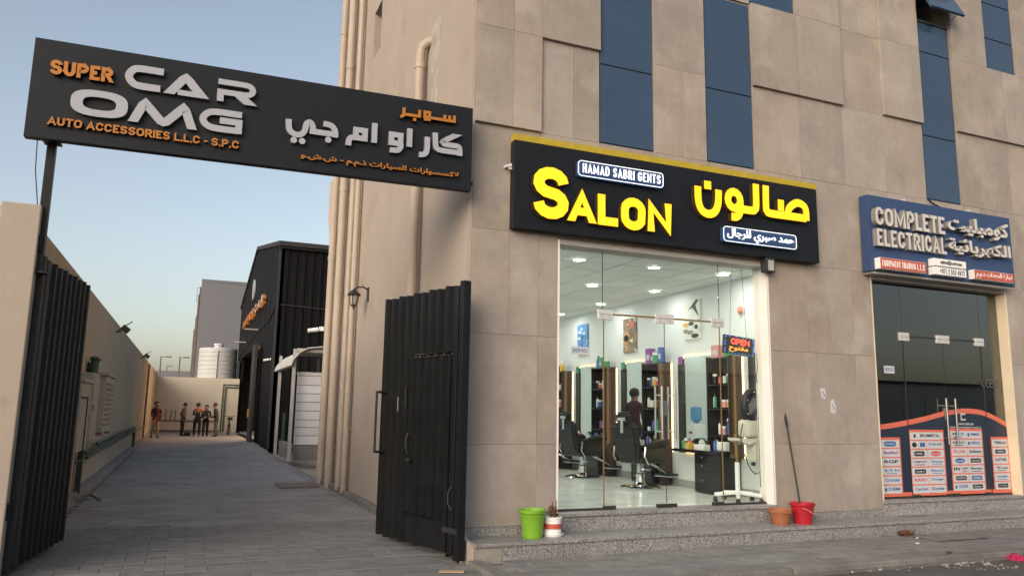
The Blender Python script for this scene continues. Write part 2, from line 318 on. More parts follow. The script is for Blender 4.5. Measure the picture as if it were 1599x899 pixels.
def smooth2(pts, k=3):
    'Catmull-Rom through the points'
    out = []; P = [Vector(p) for p in pts]
    for i in range(len(P)-1):
        a, b, c, d = P[max(i-1, 0)], P[i], P[i+1], P[min(i+2, len(P)-1)]
        for j in range(k):
            t = j/k; out.append(tuple(.5*(2*b + (c-a)*t + (2*a-5*b+4*c-d)*t*t + (3*b-a-3*c+d)*t**3)))
    out.append(tuple(P[-1])); return out
def el(cx, cy, rx, ry, a0, a1, n=8): return [(cx+rx*math.cos(R(a0+(a1-a0)*i/n)), cy+ry*math.sin(R(a0+(a1-a0)*i/n))) for i in range(n+1)]
O_ = el(.5, .66, .5, .34, 0, 180)+el(.5, .34, .5, .34, 180, 360)
FONT = {
 'A': [[(0, 0), (.5, 1), (1, 0)], [(.2, .28), (.8, .28)]], 'B': [[(0, 0), (0, 1), (.5, 1)]+el(.5, .76, .42, .24, 90, -90, 6)+[(.0, .52)], [(.4, .52)]+el(.5, .26, .5, .26, 90, -90, 6)+[(0, 0)]],
 'C': [el(.5, .66, .5, .34, 0, 180)+el(.5, .34, .5, .34, 180, 360)], 'D': [[(0, 0), (0, 1), (.4, 1)]+el(.4, .64, .6, .36, 90, 0, 5)+el(.4, .36, .6, .36, 0, -90, 5)+[(0, 0)]],
 'E': [[(1, 1), (0, 1), (0, 0), (1, 0)], [(0, .5), (.85, .5)]], 'F': [[(1, 1), (0, 1), (0, 0)], [(0, .5), (.85, .5)]],
 'G': [el(.5, .66, .5, .34, 10, 180)+el(.5, .34, .5, .34, 180, 355)+[(1, .46), (.55, .46)]], 'H': [[(0, 0), (0, 1)], [(1, 0), (1, 1)], [(0, .5), (1, .5)]],
 'I': [[(.5, 0), (.5, 1)]], 'J': [[(1, 1), (1, .3)]+el(.5, .3, .5, .3, 0, -180, 6)], 'K': [[(0, 0), (0, 1)], [(1, 1), (.1, .42)], [(.35, .6), (1, 0)]],
 'L': [[(0, 1), (0, 0), (1, 0)]], 'M': [[(0, 0), (0, 1), (.5, .15), (1, 1), (1, 0)]], 'N': [[(0, 0), (0, 1), (1, 0), (1, 1)]],
 'O': [('c', O_[:-1])], 'P': [[(0, 0), (0, 1), (.5, 1)]+el(.5, .73, .5, .27, 90, -90, 7)+[(0, .46)]], 'Q': [('c', O_[:-1]), [(.6, .3), (1, 0)]],
 'R': [[(0, 0), (0, 1), (.5, 1)]+el(.5, .74, .5, .26, 90, -90, 7)+[(0, .48)], [(.5, .48), (1, 0)]],
 'S': [el(.5, .75, .5, .25, 0, 270, 10)+el(.5, .25, .5, .25, 90, -180, 10)[1:]], 'T': [[(0, 1), (1, 1)], [(.5, 1), (.5, 0)]],
 'U': [[(0, 1), (0, .34)]+el(.5, .34, .5, .34, 180, 360, 8)+[(1, 1)]], 'V': [[(0, 1), (.5, 0), (1, 1)]], 'W': [[(0, 1), (.25, 0), (.5, .9), (.75, 0), (1, 1)]],
 'X': [[(0, 0), (1, 1)], [(0, 1), (1, 0)]], 'Y': [[(0, 1), (.5, .5), (1, 1)], [(.5, .5), (.5, 0)]], 'Z': [[(0, 1), (1, 1), (0, 0), (1, 0)]],
 '1': [[(.2, .8), (.6, 1), (.6, 0)]], '2': [el(.5, .72, .5, .28, 180, 0, 6)+[(.95, .55), (0, 0), (1, 0)]], '3': [el(.5, .75, .5, .25, 160, -90, 7)+el(.5, .25, .5, .25, 90, -160, 7)[1:]],
 '4': [[(.75, 0), (.75, 1), (0, .3), (1, .3)]], '5': [[(.95, 1), (.1, 1), (.05, .55)]+el(.5, .31, .5, .31, 110, -160, 9)], '7': [[(0, 1), (1, 1), (.35, 0)]],
 '8': [('c', el(.5, .75, .45, .25, -90, 270, 10)[:-1]), ('c', el(.5, .25, .5, .25, -90, 270, 10)[:-1])], '9': [('c', el(.5, .7, .5, .3, 0, 360, 10)[:-1]), [(1, .7), (1, .35)]+el(.5, .3, .5, .3, 0, -140, 6)],
 '+': [[(0, .5), (1, .5)], [(.5, .15), (.5, .85)]], '-': [[(0, .42), (1, .42)]], '.': [],
}
WID = {'I': .0, '.': .0, '-': .32, ' ': .22, 'M': .92, 'W': 1.0, 'L': .52, 'E': .55, 'F': .53, 'T': .6, '1': .4, 'A': .72, 'J': .5, 'N': .68, 'G': .7, 'O': .7, 'C': .66}
def letter(bm, ch, x, y, w_, h, t, d, s=(0, 1), y0=0.0, k0=0):
    if ch == '.': box(bm, x, x+t, y0-d, y0, y, y+t); return
    for k, st in enumerate(FONT.get(ch, [])):
        closed = isinstance(st, tuple); pts = st[1] if closed else st
        Q = [(x+t/2+p*(w_-t), y+t/2+q*(h-t)) for p, q in pts]; cuts = ['b', 'b']
        if not closed:
            for e, (i, j) in enumerate(((0, 1), (-1, -2))):
                p, q = pts[i]; v = Vector(Q[i])-Vector(Q[j]); v.normalize()
                if q in (0, 1) and abs(v.y) > .35 and ch not in 'CGS': Q[i] = tuple(Vector(Q[i])+v*(t/2/abs(v.y))); cuts[e] = 'h'
                elif p in (0, 1) and abs(v.x) > .9 and abs(v.y) < .1 and ch in 'ETLFZ2-' and q not in (.5,): Q[i] = tuple(Vector(Q[i])+v*(t/2))
        strip(bm, Q, t, d+k*.0009+k0*.0003, closed, cuts, y0, s)
def line(parent, txt, x, y, w_, h, t, d, mats, gap=.06, name='letter', joined=False, y0=0.0, slope=0.0):
    'a line of capitals fitted between x and x+w_; every letter its own part unless joined'
    ws = [WID.get(c, .64) for c in txt]; g = gap*h; fix = sum(t for c in txt if c in 'I.')+g*(len(txt)-1)
    k = (w_-fix)/(sum(ws)*h); bm = B() if joined else None; X = x
    for i, c in enumerate(txt):
        lw = t if c in 'I.' else ws[i]*h*k
        if c != ' ':
            b = bm if joined else B(); letter(b, c, X, y+slope*(X-x), lw, h, t, d, y0=y0)
            if not joined: obj(name, b, mats, parent, world=False)
        X += lw+g
    if joined: return obj('lettering' if name == 'letter' else name, bm, mats, parent, world=False)
AR = {'ا': (0xFE8D, 2), 'ب': (0xFE8F, 4), 'ت': (0xFE95, 4), 'ة': (0xFE93, 2), 'ج': (0xFE9D, 4), 'ح': (0xFEA1, 4), 'د': (0xFEA9, 2), 'ذ': (0xFEAB, 2), 'ر': (0xFEAD, 2), 'س': (0xFEB1, 4), 'ش': (0xFEB5, 4), 'ص': (0xFEB9, 4), 'ع': (0xFEC9, 4), 'ف': (0xFED1, 4), 'ك': (0xFED9, 4), 'ل': (0xFEDD, 4), 'م': (0xFEE1, 4), 'ن': (0xFEE5, 4), 'ه': (0xFEE9, 4), 'و': (0xFEED, 2), 'ي': (0xFEF1, 4), 'ئ': (0xFE89, 4), 'خ': (0xFEA5, 4), 'لا': (0xFEFB, 2)}
def shape(s):
    T = []; i = 0
    while i < len(s):
        if s[i:i+2] == 'لا': T.append('لا'); i += 2
        else: T.append(s[i]); i += 1
    out = []
    for i, c in enumerate(T):
        if c not in AR: out.append(c); continue
        base, n = AR[c]
        pj = i > 0 and T[i-1] in AR and AR[T[i-1]][1] == 4; nj = n == 4 and i+1 < len(T) and T[i+1] in AR
        out.append(chr(base + (3 if pj and nj else 2 if nj else 1 if pj else 0)))
    return ''.join(reversed(out))
GL = {}
def glyph(ch, off):
    if (ch, off) not in GL:
        res = []
        for s in (ch, ch+ch):
            c = bpy.data.curves.new('g', 'FONT'); c.body = s; c.size = 1; c.offset = off; c.resolution_u = 4
            o = bpy.data.objects.new('g', c); COL.objects.link(o); res.append((o, c))
        dg = bpy.context.evaluated_depsgraph_get(); dg.update()
        me = [bpy.data.meshes.new_from_object(o.evaluated_get(dg)) for o, c in res]
        ext = [max((v.co.x for v in m_.vertices), default=0) for m_ in me]
        adv = (ext[1]-ext[0]) if len(me[0].vertices) else .28
        GL[(ch, off)] = ([tuple(v.co) for v in me[0].vertices], [tuple(p.vertices) for p in me[0].polygons], adv)
        for (o, c), m_ in zip(res, me): bpy.data.objects.remove(o); bpy.data.curves.remove(c); bpy.data.meshes.remove(m_)
    return GL[(ch, off)]
def typeset(parent, txt, x0, x1, z0, z1, d, mats, off=0.0, name='lettering', y0=0.0, arabic=False, bm=None, mi=(0, 1), words=False):
    'set with the built-in font, fitted into the box x0..x1, z0..z1'
    s = shape(txt) if arabic else txt; V = []; F = []; X = 0
    for i, ch in enumerate(s):
        vs, fs, adv = glyph(ch, off)
        V += [(v[0]+X, v[1], i) for v in vs]; b0 = len(V)-len(vs); F += [tuple(b0+k for k in f) for f in fs]; X += adv
    xs = [v[0] for v in V]; ys = [v[1] for v in V]
    sx = (x1-x0)/(max(xs)-min(xs)); sz = (z1-z0)/(max(ys)-min(ys)); mx, my = min(xs), min(ys)
    own = bm is None; bm = B() if own else bm
    if words:
        wi = [s[:i].count(' ') for i in range(len(s))]
        for k in range(max(wi)+1):
            ids = [i for i, v in enumerate(V) if wi[int(v[2])] == k]
            if not ids: continue
            lo, hi = min(V[i][0] for i in ids), max(V[i][0] for i in ids); vl, vh = min(V[i][1] for i in ids), max(V[i][1] for i in ids)
            typeset(parent, txt.split(' ')[::-1][k] if arabic else txt.split(' ')[k], x0+(lo-mx)*sx, x0+(hi-mx)*sx, z0+(vl-my)*sz, z0+(vh-my)*sz+.0001, d, mats, off, name, y0, arabic)
        return
    yy = lambda i: y0-d-(i % 2)*.0006
    vv = [bm.verts.new((x0+(v[0]-mx)*sx, yy(v[2]), z0+(v[1]-my)*sz)) for v in V]
    from collections import Counter
    ec = Counter(); fr = []
    for f in F:
        try: nf = bm.faces.new([vv[k] for k in f]); nf.material_index = mi[0]; fr.append(f)
        except ValueError: continue
        for a, b in zip(f, f[1:]+f[:1]): ec[frozenset((a, b))] += 1
    if d > .002:
        bk = {}
        def back(k):
            if k not in bk: c = vv[k].co; bk[k] = bm.verts.new((c.x, y0, c.z))
            return bk[k]
        for f in fr:
            for a, b in zip(f, f[1:]+f[:1]):
                if ec[frozenset((a, b))] == 1:
                    q = bm.faces.new((vv[b], vv[a], back(a), back(b))); q.material_index = mi[1]
    if own: return obj(name, bm, mats, parent, world=False)
# ------------------------------------------------------------------ ground
struct('ground', boxb(-400, 400, -400, 600, -.5, -.30), M['earth'])
struct('road', boxb(-60, 80, -22, 6.62, -.29, -.09), M['road'])
side = struct('pavement', boxb(2.98, 24, 6.62, 8.12, -.29, -.055), M['joint'])
alley = struct('alley_floor', boxb(-1.75, 3.1, 6.0, 54.2, -.29, -.095), M['joint'])
struct('driveway', boxb(-60, 2.98, 5.2, 6.62, -.28, -.075), M['road'])
struct('verge', boxb(-60, -1.75, 6.62, 54, -.29, -.06), M['earth'])
def paver_mesh(name, lx, ly, h, m):
    bm = B(); box(bm, -lx/2, lx/2, -ly/2, ly/2, -h, 0)
    bmesh.ops.bevel(bm, geom=[e for e in bm.edges if all(v.co.z > -.001 for v in e.verts)], offset=.004, segments=1, affect='EDGES')
    me = bpy.data.meshes.new(name); bm.to_mesh(me); bm.free(); me.materials.append(m); return me
pm = paver_mesh('paver', .396, .196, .05, M['paver']); pma = paver_mesh('paver', .397, .197, .05, M['paveal'])
cnt = 0; rest = B()
for r in range(7):
    for c in range(36):
        x = 3.32+c*.4+(.2 if r % 2 else 0); y = 6.90+r*.2-.0
        if y > 8.05 or x > 16.5: continue
        if cnt < 190:
            o = obj('paver', None, None, side, mesh=pm); o.location = (x, y, random.uniform(-.0025, .0025)); o.rotation_euler = (random.uniform(-.004, .004), random.uniform(-.004, .004), random.uniform(-.004, .004)); cnt += 1
        else: box(rest, x-.197, x+.197, y-.097, y+.097, -.05, random.uniform(-.002, .002))
obj('far_paver', rest, M['paver'], side, kind='stuff')
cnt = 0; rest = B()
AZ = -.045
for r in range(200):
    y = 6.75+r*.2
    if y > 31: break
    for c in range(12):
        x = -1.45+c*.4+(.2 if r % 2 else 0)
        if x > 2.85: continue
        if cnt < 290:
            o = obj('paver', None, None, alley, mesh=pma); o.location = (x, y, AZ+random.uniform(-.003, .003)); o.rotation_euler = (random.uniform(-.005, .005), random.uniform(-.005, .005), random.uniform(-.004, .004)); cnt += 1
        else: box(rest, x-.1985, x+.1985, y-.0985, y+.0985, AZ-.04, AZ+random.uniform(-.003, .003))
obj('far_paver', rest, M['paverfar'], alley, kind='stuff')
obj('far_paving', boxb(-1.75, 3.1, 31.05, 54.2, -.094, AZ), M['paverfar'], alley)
kb = struct('kerb', boxb(3.1, 24, 6.64, 6.78, -.29, -.06), M['kerb'])
for i in range(14): obj('kerb_stone', boxb(3.12+i*1.0, 4.113+i*1.0, 6.63, 6.79, -.2, .004+random.uniform(-.003, .003)), M['kerb'], kb, bevel=.012)
ek = struct('edging_kerb', boxb(2.96, 3.10, 6.62, 8.1, -.29, -.06), M['kerb'])
for i in range(3): obj('kerb_stone', boxb(2.95, 3.105, 6.62+i*.5, 7.113+i*.5, -.2, .003), M['kerb'], ek, bevel=.012)

# ------------------------------------------------------------------ corner building
BX, BY = 3.05, 8.63
bld = thing('commercial_building', 'stone clad corner building holding the lit salon and the electrical shop', 'building', (BX, BY, 0))
P_ = lambda name, bm, m, **k: obj(name, bm, m, bld, **k)
ZT = 14.0
fw_ = B()
box(fw_, 3.06, 4.27, 8.66, 8.92, -.2, 3.8); box(fw_, 7.69, 9.70, 8.66, 8.92, -.2, 3.8); box(fw_, 12.86, 17, 8.66, 8.92, -.2, 3.8)
box(fw_, 3.06, 11.09, 8.66, 8.92, 3.8, ZT); box(fw_, 11.92, 17, 8.66, 8.92, 3.8, ZT); box(fw_, 11.09, 11.92, 8.66, 8.92, 3.8, 8.385); box(fw_, 11.09, 11.92, 8.66, 8.92, 9.16, ZT)
P_('front_wall', fw_, M['stone'])
sw = B()
X0, X1 = BX, BX+.24
box(sw, X0, X1, 8.655, 14.2, -.2, ZT); box(sw, X0, X1, 14.85, 18.3, -.2, ZT); box(sw, X0, X1, 14.2, 14.85, -.2, 8.72); box(sw, X0, X1, 14.2, 14.85, 9.75, ZT)
P_('side_wall', sw, M['plaster'])
P_('back_wall', boxb(BX, 17, 18.3, 18.5, -.2, ZT), M['plaster']); P_('far_wall', boxb(17, 17.2, 8.66, 18.5, -.2, ZT), M['plaster'])
P_('roof', boxb(BX-.05, 17.25, 8.6, 18.55, ZT, ZT+.25), M['plaster'])
P_('corner_strip', boxb(3.045, 3.088, 8.632, 8.654, -.05, ZT), M['plaster'])
wn = P_('window', boxb(BX+.20, BX+.23, 14.2, 14.85, 8.72, 9.75), M['win']); obj('frame', boxb(BX+.17, BX+.20, 14.2, 14.25, 8.72, 9.75), M['winframe'], wn)
# cladding tiles
TX = [3.09, 4.0, 4.88, 5.755, 6.65, 7.51, 8.4, 9.3, 10.19, 11.09, 11.92, 12.8, 13.65, 14.5, 15.4, 16.2]
TZ = [.262, 1.21, 2.53, 3.83, 5.19, 6.5, 7.83, 9.15, 10.5, 11.8]
WINS = {(2, 4), (2, 5), (2, 6), (4, 4), (4, 5), (5, 6), (5, 7), (9, 4), (9, 5), (9, 6), (11, 6), (11, 7), (11, 8), (7, 8), (4, 7)}
PROUD = {(0, 4), (0, 5), (0, 6), (1, 5), (1, 6), (5, 5), (6, 5), (6, 6), (6, 7), (8, 5), (8, 6), (8, 7), (10, 5), (11, 5), (12, 5), (12, 6), (10, 6), (12, 4)} - {(12, 4)}
def tile(x0, x1, z0, z1, proud):
    if x1-x0 < .05: return
    f = BY-.05 if proud else BY; g = .0014
    bm = boxb(x0+g, x1-g, f+random.uniform(-.0015, .0015), BY+.035, z0+g, z1-g); P_('tile', bm, M['stone'], bevel=.0015)
for i in range(len(TX)-1):
    for j in range(len(TZ)-1):
        x0, x1, z0, z1 = TX[i], TX[i+1], TZ[j], TZ[j+1]
        if (i, j) in WINS or (z0 > 9 and x1 < 10): continue
        if z1 <= 3.84:
            segs = []
            for a, b in ((3.09, 4.27), (7.69, 9.70), (12.86, 16.2)):
                lo, hi = max(a, x0), min(b, x1)
                if hi-lo > .01: segs.append((lo, hi))
            if j == 2: z1 = 3.83
        else: segs = [(x0, x1)]
        for lo, hi in segs:
            if hi-lo > .6 and random.random() < .4:
                m_ = lo+(hi-lo)*random.choice((.46, .5, .55)); tile(lo, m_, z0, z1, (i, j) in PROUD); tile(m_, hi, z0, z1, (i, j) in PROUD)
            else: tile(lo, hi, z0, z1, (i, j) in PROUD)
# upper windows: dark blue panes in thin frames
def upper(i, cuts, open_from=None):
    x0, x1 = TX[i]+.006, TX[i+1]-.006
    wd = P_('window', boxb(x0, x1, 8.652, 8.658, cuts[0], cuts[-1]), M['winframe'])
    for a, b in zip(cuts, cuts[1:]): obj('pane', boxb(x0+.012, x1-.012, 8.638, 8.652, a+.014, b-.010), M['win'], wd)
upper(2, [5.20, 6.33, 7.83, 9.15]); upper(4, [5.20, 6.32, 7.80]); upper(5, [7.84, 9.14]); upper(9, [5.20, 6.31, 7.83, 8.38]); upper(11, [7.84, 8.45, 9.15, 10.4]); upper(4, [9.16, 10.4]); upper(7, [10.5, 11.7])
# open awning sash with the dark room behind
ow = P_('window', boxb(11.10, 11.91, 8.63, 8.70, 8.385, 8.42), M['winframe'])
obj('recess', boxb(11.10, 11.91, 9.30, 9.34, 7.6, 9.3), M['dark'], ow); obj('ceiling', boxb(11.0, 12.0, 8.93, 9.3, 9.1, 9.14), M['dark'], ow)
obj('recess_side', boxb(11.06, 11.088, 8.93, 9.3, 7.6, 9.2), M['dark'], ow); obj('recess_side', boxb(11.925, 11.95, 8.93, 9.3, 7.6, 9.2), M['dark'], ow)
sash = boxb(-.405, .405, -.02, .02, -.74, 0); bmesh.ops.rotate(sash, cent=(0, 0, 0), matrix=Matrix.Rotation(R(-26), 3, 'X'), verts=sash.verts); bmesh.ops.translate(sash, vec=(11.505, 8.62, 9.14), verts=sash.verts)
obj('sash', sash, M['win'], ow); obj('stay', tube(B(), [(11.88, 8.63, 8.45), (11.88, 8.36, 8.58)], .009, 6), M['steel'], ow)
obj('inner_rail', boxb(11.10, 11.91, 8.80, 8.84, 8.42, 8.56), M['galv'], ow)
# openings: reveals and soffits
for x0, x1, mm in ((4.27, 7.69, 'jamb'), (9.70, 12.86, 'jamb2')):
    P_('reveal', boxb(x1-.04, x1-.003, 8.632, 8.92, .385, 3.80), M[mm]); P_('reveal', boxb(x0+.003, x0+.03, 8.632, 8.92, .385, 3.80), M[mm])
    P_('soffit', boxb(x0+.031, x1-.041, 8.634, 8.92, 3.74, 3.795), M['galv'])
P_('corner_bead', boxb(7.652, 7.655, 8.629, 8.64, .385, 3.8), M['galv'])
# granite skirting, sills and steps
xs = [3.09, 3.55, 4.27, 5.4, 6.6, 7.69, 8.35, 9.2, 9.70, 10.8, 11.8, 12.86, 14.4, 16.2]
for a, b in zip(xs, xs[1:]):
    opening = (4.2 < a < 7.6) or (9.65 < a < 12.7)
    if opening:
        P_('riser', boxb(a+.002, b-.002, 8.612, 8.66, .14, .345), M['granite']); P_('sill', boxb(a+.002, b-.002, 8.585, 8.90, .345, .384), M['granite'], bevel=.004)
    else: P_('skirting', boxb(a+.002, b-.002, 8.622, 8.66, .14, .260), M['granite'])
xs = [3.36, 4.9, 6.7, 8.2, 9.9, 11.6, 13.3, 15.0, 16.4]
P_('riser', boxb(3.035, 3.355, 8.118, 8.16, -.1, .128), M['cement'])
for a, b in zip(xs, xs[1:]): P_('riser', boxb(a+.002, b-.002, 8.112+random.uniform(0, .003), 8.16, -.1, .128), M['granite'])
xs = [3.02, 4.3, 5.9, 7.5, 9.1, 10.7, 12.3, 13.9, 16.4]
for a, b in zip(xs, xs[1:]): P_('tread', boxb(a+.002, b-.002, 8.09, 8.62, .129, .166), M['granite'], bevel=.005)
P_('step_core', boxb(3.03, 16.4, 8.165, 8.65, -.1, .128), M['cement'])
se = B(); prism(se, [(8.11, -.12), (8.12, .128), (8.64, .30), (8.64, -.12)], 'x', 2.985, 3.03); P_('step_end', se, M['plaster'])
P_('stain', prism(B(), [(10.12+.30*math.cos(a*.35)*(1+.12*math.sin(a*3)), 8.47+.075*math.sin(a*.35)*(1+.15*math.cos(a*2))) for a in range(18)], 'z', .1665, .1695), M['dirt'])
# side wall foot, pipes
for i in range(7): P_('plinth', boxb(2.92, 3.052, 9.0+i*1.33, 10.325+i*1.33, -.1, .05+.01*(i % 2)), M['kerb'], bevel=.02)
def pipe(name, y, x, r, z0, z1, joints=(), off=0):
    p = P_(name, tube(B(), [(x, y, z0), (x, y, z1)], r, 14), M['pipe'], smooth=40)
    for z in joints: obj('collar', tube(B(), [(x, y, z), (x, y, z+.10)], r*1.13, 14), M['pipe'], p, smooth=40)
    for z in (1.2, 3.2, 5.6, 8.0):
        if z0 < z < z1: obj('clip', boxb(x, BX+.01, y-.015, y+.015, z, z+.025), M['pipe'], p)
pipe('drain_pipe', 17.75, 2.915, .085, -.08, 13, (2.2, 5.0, 7.9, 10.6)); pipe('drain_pipe', 16.75, 2.925, .085, -.08, 13, (.9, 4.1, 6.4, 9.3))
pipe('drain_pipe', 15.75, 2.95, .06, 0, 13, (2.0, 3.9, 8.2)); pipe('drain_pipe', 15.2, 2.95, .06, 0, 8.0, (1.9, 4.6, 7.7)); 
P_('branch_pipe', tube(B(), [(2.915, 17.75, 5.4), (2.915, 17.95, 5.75), (2.915, 18.22, 6.1), (2.915, 18.22, 7.0)], .065, 12), M['pipe'], smooth=50)
cp = P_('condensate_pipe', tube(B(), [(2.93, 10.72, .05), (2.93, 10.72, 6.98), (2.95, 10.68, 7.1), (3.02, 10.62, 7.16), (3.08, 10.6, 7.17)], .075, 14), M['pipe'], smooth=50)
for z in (2.9, 5.2, 6.75): obj('collar', tube(B(), [(2.93, 10.72, z), (2.93, 10.72, z+.09)], .085, 14), M['pipe'], cp, smooth=40)
def blotch(name, pts, m, x=BX-.004):
    bm = B(); prism(bm, [p for p in pts], 'x', x, BX+.01); P_(name, bm, m)
random.seed(3)
blotch('plaster_patch', [(10.45, 5.75), (10.22, 5.8), (10.12, 6.2), (10.18, 6.6), (10.05, 7.0), (10.10, 7.35), (10.2, 7.42), (10.3, 7.36), (10.5, 7.45), (10.58, 7.2), (10.5, 6.8), (10.52, 6.2)], M['patch'])
blotch('plaster_patch', [(11.02, 5.9), (11.25, 5.6), (11.38, 5.95), (11.2, 6.3), (11.3, 6.6), (11.05, 6.7)], M['patch'])
blotch('plaster_patch', [(11.5, 3.9), (11.2, 4.0), (11.25, 4.6), (11.5, 4.5)], M['patch'])
P_('conduit', tube(B(), [(3.03, 11.55, .05), (3.03, 11.55, .45)], .03, 8), M['pipe'])

# ------------------------------------------------------------------ salon room
fl = struct('salon_floor', boxb(3.3, 8.1, 8.9, 18.25, .2, .372), M['tbar'])
tm = paver_mesh('floor_tile', .597, .597, .006, M['floorin'])
for i in range(8):
    for j in range(16):
        o = obj('tile', None, None, fl, mesh=tm); o.location = (3.7+i*.6, 9.2+j*.6, .380)
struct('salon_wall', boxb(8.0, 8.12, 8.92, 18.28, .2, 3.9), M['wallin']); struct('salon_back_wall', boxb(3.3, 8.0, 18.1, 18.28, .2, 3.9), M['wallin'])
struct('salon_left_wall', boxb(3.3, 3.42, 8.92, 18.1, .2, 3.9), M['wallin'])
struct('salon_front_wall', boxb(3.42, 4.265, 8.925, 8.96, .2, 3.9), M['wallin']); struct('salon_front_return', boxb(7.70, 8.0, 8.925, 8.96, .2, 3.9), M['wallin'])
for i in range(8): pass
sk = B(); box(sk, 7.985, 7.999, 8.97, 18.1, .385, .50); struct('salon_skirting', sk, M['skirt'])
ce = struct('salon_ceiling', boxb(3.3, 8.1, 8.93, 18.28, 3.765, 3.9), M['tbar'])
cm = paver_mesh('ceiling_tile', .576, .576, .012, M['ceil'])
for i in range(8):
    for j in range(16):
        o = obj('tile', None, None, ce, mesh=cm); o.location = (3.66+i*.6, 9.24+j*.6, 3.753+random.uniform(-.002, .002)); o.rotation_euler = (math.pi, 0, 0)
def ceiling_light(x, y, lab):
    t = thing('ceiling_light', lab, 'ceiling light', (x, y, 3.745), 0, 'round downlights in the salon ceiling')
    obj('rim', lathe(B(), [(.085, 0), (.085, -.012), (.11, -.012), (.115, .004)], n=20), M['lampring'], t, world=False)
    obj('lens', lathe(B(), [(0, -.010), (.084, -.010)], n=20), M['lamp'], t, world=False)
    l = bpy.data.lights.new('bulb', 'AREA'); l.shape = 'DISK'; l.size = .16; l.energy = SALON_W; l.color = (1, .97, .92)
    o = bpy.data.objects.new('bulb', l); COL.objects.link(o); o.parent = t; o.location = (0, 0, -.016)
SALON_W = 5.6
ROWN = ['nearest the shop glass', 'in the second row from the glass', 'in the third row from the glass', 'in the fourth row from the glass', 'at the far end of the salon']
for j, y in enumerate((9.42, 11.3, 13.2, 15.05, 16.9)):
    for i, x in enumerate((3.8, 5.0, 6.25, 7.5)):
        ceiling_light(x, y, f"round white downlight {ROWN[j]}, {['beside the left wall', 'left of the middle', 'right of the middle', 'beside the mirror wall'][i]}")
# electrical shop room
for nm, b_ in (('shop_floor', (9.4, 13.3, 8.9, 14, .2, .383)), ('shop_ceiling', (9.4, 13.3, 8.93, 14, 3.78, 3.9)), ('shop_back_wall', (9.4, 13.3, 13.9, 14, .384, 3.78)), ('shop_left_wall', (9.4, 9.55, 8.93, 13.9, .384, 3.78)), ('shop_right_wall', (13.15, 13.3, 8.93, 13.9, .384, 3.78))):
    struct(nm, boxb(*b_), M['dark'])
# ------------------------------------------------------------------ glass shopfronts
def storefront(name, label, x0, x1, d0, dm, d1, gl, zt, trim, handles):
    t = thing(name, label, 'shopfront', (x0, 8.8, .385)); O = lambda n, b, m, p=t, **k: obj(n, b, m, p, **k)
    Y0, Y1 = 8.795, 8.805; zb, zh = .43, 2.90
    for a, b, z0, z1 in ((x0+.005, d0-.005, .41, zt), (d1+.005, x1-.045, .41, zt), (d0+.005, d1-.005, zh+.012, zt)):
        O('glass_pane', boxb(a, b, Y0, Y1, z0, z1), gl)
    for a, b in ((x0+.005, d0-.005), (d1+.005, x1-.045)): O('bottom_channel', boxb(a, b, 8.782, 8.818, .386, .41), M['dkrail'])
    for k, (a, b) in enumerate(((d0+.006, dm-.004), (dm+.004, d1-.006))):
        dr = O('door', boxb(a, b, Y0, Y1, .43, zh), gl)
        O('edge_strip', boxb((a-.004 if k == 0 else b-.012), (a+.012 if k == 0 else b+.004), 8.786, 8.794, .43, zh-.06), trim, dr)
        O('top_strip', boxb(a+.03, b-.03, 8.786, 8.794, zh-.014, zh+.010), trim, dr)
        O('patch', boxb(a if k == 0 else b-.18, a+.18 if k == 0 else b, 8.78, 8.82, .388, .43), M['dkrail'], dr); O('patch', boxb(b-.15 if k == 0 else a, b if k == 0 else a+.15, 8.78, 8.82, .388, .43), M['dkrail'], dr)
        hx = b-.10 if k == 0 else a+.10
        for yy in (8.72, 8.88):
            hd = O('handle', tube(B(), [(hx, yy, handles[0]), (hx, yy, handles[1])], .016, 12), M['steel'], dr, smooth=50)
        for z in (handles[0]+.1, handles[1]-.12): O('handle_post', tube(B(), [(hx, 8.72, z), (hx, 8.88, z)], .010, 8), M['steel'], dr)
    for a, b in ((d0-.07, d0+.15), (dm-.15, dm+.15), (d1-.15, d1+.07)):
        f = O('patch_fitting', boxb(a, b, 8.778, 8.822, zh-.075, zh+.055), M['fitting'], bevel=.003)
        O('gap', boxb(a+.02, b-.01, 8.776, 8.779, zh-.012, zh-.006), M['ink'], f)
        for sx in (.25, .75): O('screw', tube(B(), [(a+(b-a)*sx, 8.774, zh-.04), (a+(b-a)*sx, 8.78, zh-.04)], .010, 8), M['steel'], f)
    for xx, z0, z1 in ((d0, zh+.06, zt), (d1, zh+.06, zt), (dm, .44, 1.57), (dm, 1.79, zh-.08)): O('seal', boxb(xx-.004, xx+.004, 8.797, 8.803, z0, z1), M['wire'])
    O('lock_case', boxb(dm-.075, dm+.005, 8.775, 8.825, 1.58, 1.78), M['steel'], bevel=.004)
    return t
sf = storefront('salon_shopfront', 'frameless clear glass doors and panes of the brightly lit salon', 4.30, 7.69, 5.02, 5.99, 6.92, M['glass'], 3.74, M['brass'], (1.27, 1.97))
ef = storefront('electrical_shopfront', 'dark frameless glass doors with printed brand panels below the blue sign', 9.73, 12.86, 10.50, 11.42, 12.34, M['glass2'], 3.74, M['dkrail'], (1.2, 1.93))

